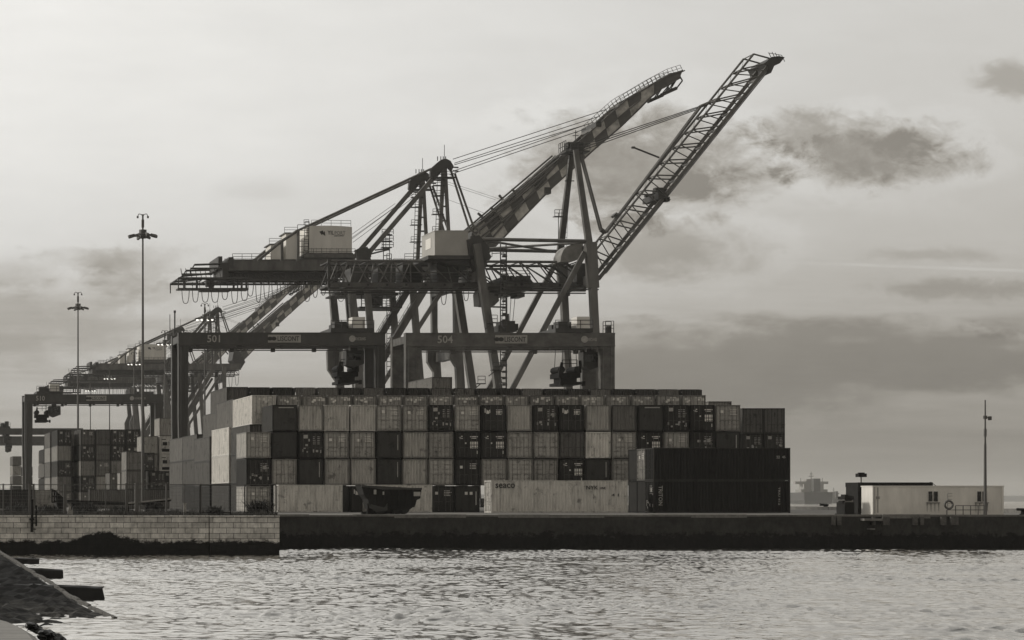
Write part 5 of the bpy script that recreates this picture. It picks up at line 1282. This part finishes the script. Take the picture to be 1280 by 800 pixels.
t = thing('life_ring_stand', 'life ring on a thin post with small ladder rungs before the cabin', 'life ring', (PX(1184, 184.8), 184.8, 0))
x, y = PX(1184.2, 184.8), 184.8; mb = MB(); mb.tube((x, y, 0), (x, y, PZ(617, y)), .04, 6)
for z in (.9, 1.2, 1.45, 1.65): mb.tube((x, y, z), (x + .38, y, z + .02), .02, 5)
mb.build('post', M['galv'], t)
mb = MB(); n, R0, r0 = 28, .30, .085; cz = PZ(631, y); cx = x + .05; vs_, fs_ = [], []
for i in range(n):
    a = 2 * math.pi * i / n
    for j in range(8):
        b = 2 * math.pi * j / 8; rr = R0 + r0 * math.cos(b); vs_.append((cx + rr * math.cos(a), y - .13 + r0 * math.sin(b), cz + rr * math.sin(a)))
for i in range(n):
    for j in range(8): fs_.append((i * 8 + j, ((i + 1) % n) * 8 + j, ((i + 1) % n) * 8 + (j + 1) % 8, i * 8 + (j + 1) % 8))
mb.add(vs_, fs_); mb.build('ring', M['mast'], t, smooth=True)
t = thing('guard_railing', 'low steel pipe railing along the quay edge before the cabin', 'railing', (PX(1213, 184.4), 184.4, 0))
y = 184.4; mb = MB(); a, b = PX(1194.5, y), PX(1232, y)
for i in range(5): X = a + (b - a) * i / 4; mb.tube((X, y, .02), (X, y, PZ(632, y)), .035, 6)
mb.build('post', M['mast'], t)
mb = MB()
for z in (PZ(632, y), .40): mb.tube((a - (.65 if z < .5 else 0), y, z), (b, y, z), .03, 6)
mb.tube((a - .7, y, .4), (a - .7, y, .02), .03, 6); mb.build('rail', M['mast'], t)
def bollard(px, Y, lab, s=1.0):
    x = PX(px, Y); prof = [(.34, 0), (.34, .08), (.22, .12), (.2, .34), (.3, .42), (.34, .5), (.28, .58), (.1, .6)]
    mb = MB(); n = 16; vs, fs = [], []
    for r_, z in prof:
        for i in range(n): a = 2 * math.pi * i / n; vs.append((x + r_ * s * math.cos(a), Y + r_ * s * math.sin(a), .02 + z * s))
    for k in range(len(prof) - 1):
        for i in range(n): fs.append((k * n + i, k * n + (i + 1) % n, (k + 1) * n + (i + 1) % n, (k + 1) * n + i))
    fs.append(tuple(range((len(prof) - 1) * n, len(prof) * n))); mb.add(vs, fs)
    mb.tube((x - .62 * s, Y, .02 + .52 * s), (x + .1 * s, Y, .02 + .5 * s), .13 * s, 8)
    tag(mb.build('mooring_bollard', M['black'], None, True), lab, 'bollard', 'mooring bollards')
bollard(1032, 300, 'dark mooring bollard on the berth edge below the big far ship', 1.15)
bollard(1279, 186, 'dark mooring bollard at the right edge beyond the cabin', .8)

# left quay: fence, gate frames, scrub
t = thing('wire_fence', 'rusty post and rail wire fence along the top of the stone wall', 'fence', (18, 163, 0))
yF = 163.5; zr = PZ(605.5, yF); mb = MB(); mb.tube((PX(-60, yF), yF, zr), (PX(343, yF), yF, zr), .022, 5); mb.tube((PX(-60, yF), yF, .35), (PX(175, yF), yF, .35), .02, 4); mb.build('rail', M['mast'], t)
for px, w in ((4, .06), (14, .05), (37, .09), (42, .09), (81, .11), (132, .05), (158, .10), (171, .16), (208, .07), (230, .04), (251, .06), (288, .05)):
    mb = MB(); X = PX(px, yF); mb.beam((X, yF, .02), (X, yF, zr + (.05 if w < .1 else .12 * rnd.random())), w * 1.6, w * 1.6); mb.build('post', M['mast'] if w < .12 else M['crane_pale'], t)
mb = MB()
for k in range(9): z = .25 + (zr - .3) * k / 8; mb.tube((PX(-60, yF), yF + .03, z), (PX(343, yF), yF + .03, z), .008, 3)
X = PX(-60, yF)
while X < PX(343, yF): mb.tube((X, yF + .03, .15), (X, yF + .03, zr), .007, 3); X += .30
mb.build('wire', M['mast'], t)
for a, b, lab in ((175, 208, 'narrow dark metal gate frame in the wire fence, beside the lone stack'), (306, 345, 'square dark metal gate frame at the end of the fence by the white box'), (250, 288, 'wide dark gate frame between the fence posts')):
    y = 163.1; mb = MB(); x0, x1 = PX(a, y), PX(b, y); zt = PZ(606.5 if a != 175 else 604, y)
    mb.beam((x0, y, .05), (x0, y, zt), .07); mb.beam((x1, y, .05), (x1, y, zt), .07); mb.beam((x0, y, zt), (x1, y, zt), .05); mb.beam((x0, y, .3), (x1, y, .3), .05)
    tag(mb.build('gate_frame', M['black'] if a > 200 else M['mast']), lab, 'gate', 'gate frames in the fence')
t = thing('ladder_post', 'thick dark pipe hanging down the stone wall face', 'pipe', (PX(40, 160.7), 160.7, -.9))
mb = MB(); X = PX(40, 160.6); mb.tube((X, 160.6, -1.0), (X, 160.6, 1.2), .10, 8); mb.tube((X + .28, 160.6, -.6), (X + .28, 160.6, .8), .06, 8)
for z in (-.8, -.4, .0): mb.tube((X, 160.6, z), (X + .28, 160.6, z), .03, 5)
mb.box((X - .16, 160.5, -.2), (X + .16, 160.96, -.06)); mb.build('pipe', M['black'], t)
# loading ramp frame and low trailer in the scrub
t = thing('loading_ramp', 'small dark loading ramp with an open end frame behind the fence', 'ramp', (PX(73, 176), 176, 0))
Y = 176; q = QQ(Y); mb = MB()
for a, b in (((65, 613), (65, 628)), ((65, 613), (71, 615)), ((71, 615), (71, 627)), ((65, 628), (71, 627)), ((65, 620), (71, 621)), ((68, 614), (68, 628))): mb.tube(q(*a), q(*b), .06, 5)
mb.build('end_frame', M['black'], t)
mb = MB(); mb.poly([(PX(a, Y), PZ(b, Y)) for a, b in ((66, 611), (71, 614.5), (82, 624), (82, 643), (71, 643), (71, 628), (70.5, 616))][::-1], Y + .1, Y + 2.2); mb.build('ramp_body', M['black'], t)
t = thing('flatbed_trailer', 'long low dark flatbed trailer parked in the scrub behind the fence', 'trailer', (PX(150, 190), 190, 0))
Y = 190; mb = MB(); mb.poly([(PX(a, Y), PZ(b, Y)) for a, b in ((84, 625), (118, 626), (160, 628), (214, 624), (214, 626.5), (180, 631), (120, 631), (84, 629))][::-1], Y, Y + 2.4); mb.build('bed', M['black'], t)
for px in (98, 106, 192, 199):
    mb = MB(); X = PX(px, Y); mb.tube((X, Y + .1, .45), (X, Y + .5, .45), .44, 14); mb.tube((X, Y + 1.9, .45), (X, Y + 2.3, .45), .44, 14); mb.build('wheel', M['tyre'], t)
mb = MB(); mb.beam((PX(160, Y), Y - .05, PZ(629, Y)), (PX(214, Y), Y - .05, PZ(623.5, Y)), .1, .12); mb.build('edge_rail', M['galv'], t)
mb = MB(); mb.box((PX(84, 163), 162.4, .06), (PX(90, 163), 162.8, .5)); mb.box((PX(85, 163), 162.45, .5), (PX(88, 163), 162.7, .75)); tag(mb.build('marker_stone', M['stone_pale']), 'small pale marker stone on the wall top near the ramp', 'stone', 'marker stones')
mb = MB(); mb.box((PX(228, 163), 162.3, .06), (PX(231, 163), 162.6, .85)); mb.box((PX(227.5, 163), 162.28, .85), (PX(231.5, 163), 162.62, .95)); tag(mb.build('marker_stone', M['stone_pale']), 'thin pale marker stone on the wall top by the gate', 'stone', 'marker stones')

def blades(name, pts, m, **kw):
    mb = MB()
    for (x, y, z, h, lean, w) in pts:
        a = rnd.random() * 6.28; dx, dy = math.cos(a) * lean * h, math.sin(a) * lean * h; b = rnd.random() * 3.14; wx, wy = math.cos(b) * w, math.sin(b) * w
        mb.add([(x - wx, y - wy, z), (x + wx, y + wy, z), (x + dx * .45 + wx * .7, y + dy * .45 + wy * .7, z + h * .6), (x + dx, y + dy, z + h), (x + dx * .45 - wx * .7, y + dy * .45 - wy * .7, z + h * .6)], [(0, 1, 2, 3, 4)])
    return mb.build(name, m)
pts = []
for i in range(16000):
    x = rnd.uniform(PX(-40, 163), PX(345, 163)); y = 161.9 + rnd.random() ** 1.4 * 14
    k = .5 + .5 * math.sin(x * .9 + 1.3) * math.sin(x * .37 + y * .3); h = .15 + .55 * rnd.random() * k
    pts.append((x, y, .0, h, .5 * rnd.random(), .018 + .02 * rnd.random()))
tag(blades('dry_grass', pts, M['grassy']), kind='stuff')
def bush(px, Y, w, h, lab, n=420, spiky=False):
    x = PX(px, Y); t = thing('shrub', lab, 'shrub', (x, Y, 0), 'shrubs on the stone quay')
    mb = MB()
    for i in range(9):
        a = rnd.uniform(-.8, .8); mb.tube((x + rnd.uniform(-.1, .1), Y, 0), (x + a * w * .5, Y + rnd.uniform(-.4, .4), h * rnd.uniform(.5, .9)), .03, 4, .008)
    mb.build('stem', M['weed'], t)
    pts = []
    for i in range(n):
        a, r_ = rnd.random() * 6.28, math.sqrt(rnd.random()); z = rnd.random() ** .8 * h
        wd = w * .5 * (1 - (z / h) ** 2 * .6); pts.append((x + math.cos(a) * r_ * wd, Y + math.sin(a) * r_ * wd, z * (.75 if not spiky else .35), rnd.uniform(.15, .4) * (2.2 if spiky else 1), rnd.uniform(.3, 1.0), rnd.uniform(.02, .05)))
    mb = MB()
    for (px_, py_, z, hh, lean, ww) in pts:
        a = rnd.random() * 6.28; dx, dy = math.cos(a) * lean * hh, math.sin(a) * lean * hh; b = rnd.random() * 3.14; wx, wy = math.cos(b) * ww, math.sin(b) * ww
        mb.add([(px_ - wx, py_ - wy, z), (px_ + wx, py_ + wy, z), (px_ + dx + wx * .4, py_ + dy + wy * .4, z + hh), (px_ + dx - wx * .4, py_ + dy - wy * .4, z + hh)], [(0, 1, 2, 3)])
    mb.build('foliage', M['leaf'], t)
bush(325, 164.5, 1.5, 1.15, 'spiky dark bush against the gate at the end of the stone wall', 500, True)
bush(110, 166, 1.8, .9, 'low bush behind the fence left of the lamp masts'); bush(60, 170, 2.2, .7, 'wide low bush beside the dark ramp'); bush(150, 164.5, 2.4, .55, 'sprawling low bush under the tall stacks'); bush(268, 165.5, 1.3, .6, 'small bush behind the wide gate frame')
bush(20, 168, 2.6, .8, 'broad dark bush at the left edge behind the fence')

# ------------------------------------------------------------------ ships at anchor
def ship(px, Y, w, hullh, lab, s=1.0):
    x = PX(px, Y); t = thing('cargo_ship', lab, 'ship', (x, Y, WATER), 'ships at anchor')
    mb = MB(); zt = WATER + hullh; vs, fs = [], []
    sect = [(-1, 1), (-.985, .35), (-.93, 0), (.93, 0), (.985, .35), (1, 1)]
    for k, (yy, sc, up) in enumerate(((0, .86, 0), (25 * s, 1, -.5), (150 * s, 1, -1), (210 * s, .15, 2))):
        for a, b in sect: vs.append((x + a * sc * w / 2, Y + yy, WATER - .4 + b * (hullh + up)))
    m_ = len(sect)
    for k in range(3):
        for i in range(m_ - 1): fs.append((k * m_ + i, k * m_ + i + 1, (k + 1) * m_ + i + 1, (k + 1) * m_ + i))
        fs.append((k * m_ + m_ - 1, k * m_, (k + 1) * m_, (k + 1) * m_ + m_ - 1))
    fs += [tuple(range(m_))]; mb.add(vs, fs); mb.build('hull', M['ship'], t)
    mb = MB(); mb.box((x - w * .40, Y + 12 * s, zt - 1), (x + w * .40, Y + 30 * s, zt + 3 * s)); mb.box((x - w * .30, Y + 14 * s, zt + 3 * s), (x + w * .30, Y + 30 * s, zt + 9.5 * s)); mb.build('deckhouse', M['shipw'], t)
    mb = MB(); mb.box((x - w * .5, Y + 20 * s, zt + 9.5 * s), (x + w * .5, Y + 27 * s, zt + 12.6 * s)); mb.box((x - w * .18, Y + 18 * s, zt + 12.6 * s), (x + w * .18, Y + 27 * s, zt + 15.5 * s)); mb.build('bridge', M['shipw'], t)
    mb = MB(); mb.box((x - w * .10, Y + 4 * s, zt), (x + w * .10, Y + 11 * s, zt + 16 * s)); mb.build('funnel', M['ship'], t)
    mb = MB(); mb.tube((x, Y + 22 * s, zt + 15 * s), (x, Y + 22 * s, zt + 25 * s), .8 * s, 6, .3 * s); mb.tube((x - 3 * s, Y + 22 * s, zt + 19 * s), (x + 3 * s, Y + 22 * s, zt + 19 * s), .5 * s, 5); mb.tube((x - 1.6 * s, Y + 22 * s, zt + 22 * s), (x + 1.6 * s, Y + 22 * s, zt + 22 * s), .5 * s, 5)
    for a in (-.3, .36): mb.tube((x + w * a, Y + 24 * s, zt + 12 * s), (x + w * a, Y + 24 * s, zt + 17 * s), .45 * s, 5)
    mb.build('mast', M['shipw'], t)
ship(1023, 2900, 40, 14.5, 'big hazy cargo ship seen stern on, anchored far off', 1.0)
ship(1047, 3400, 15, 7.2, 'small hazy ship beside the big far cargo ship', .62)
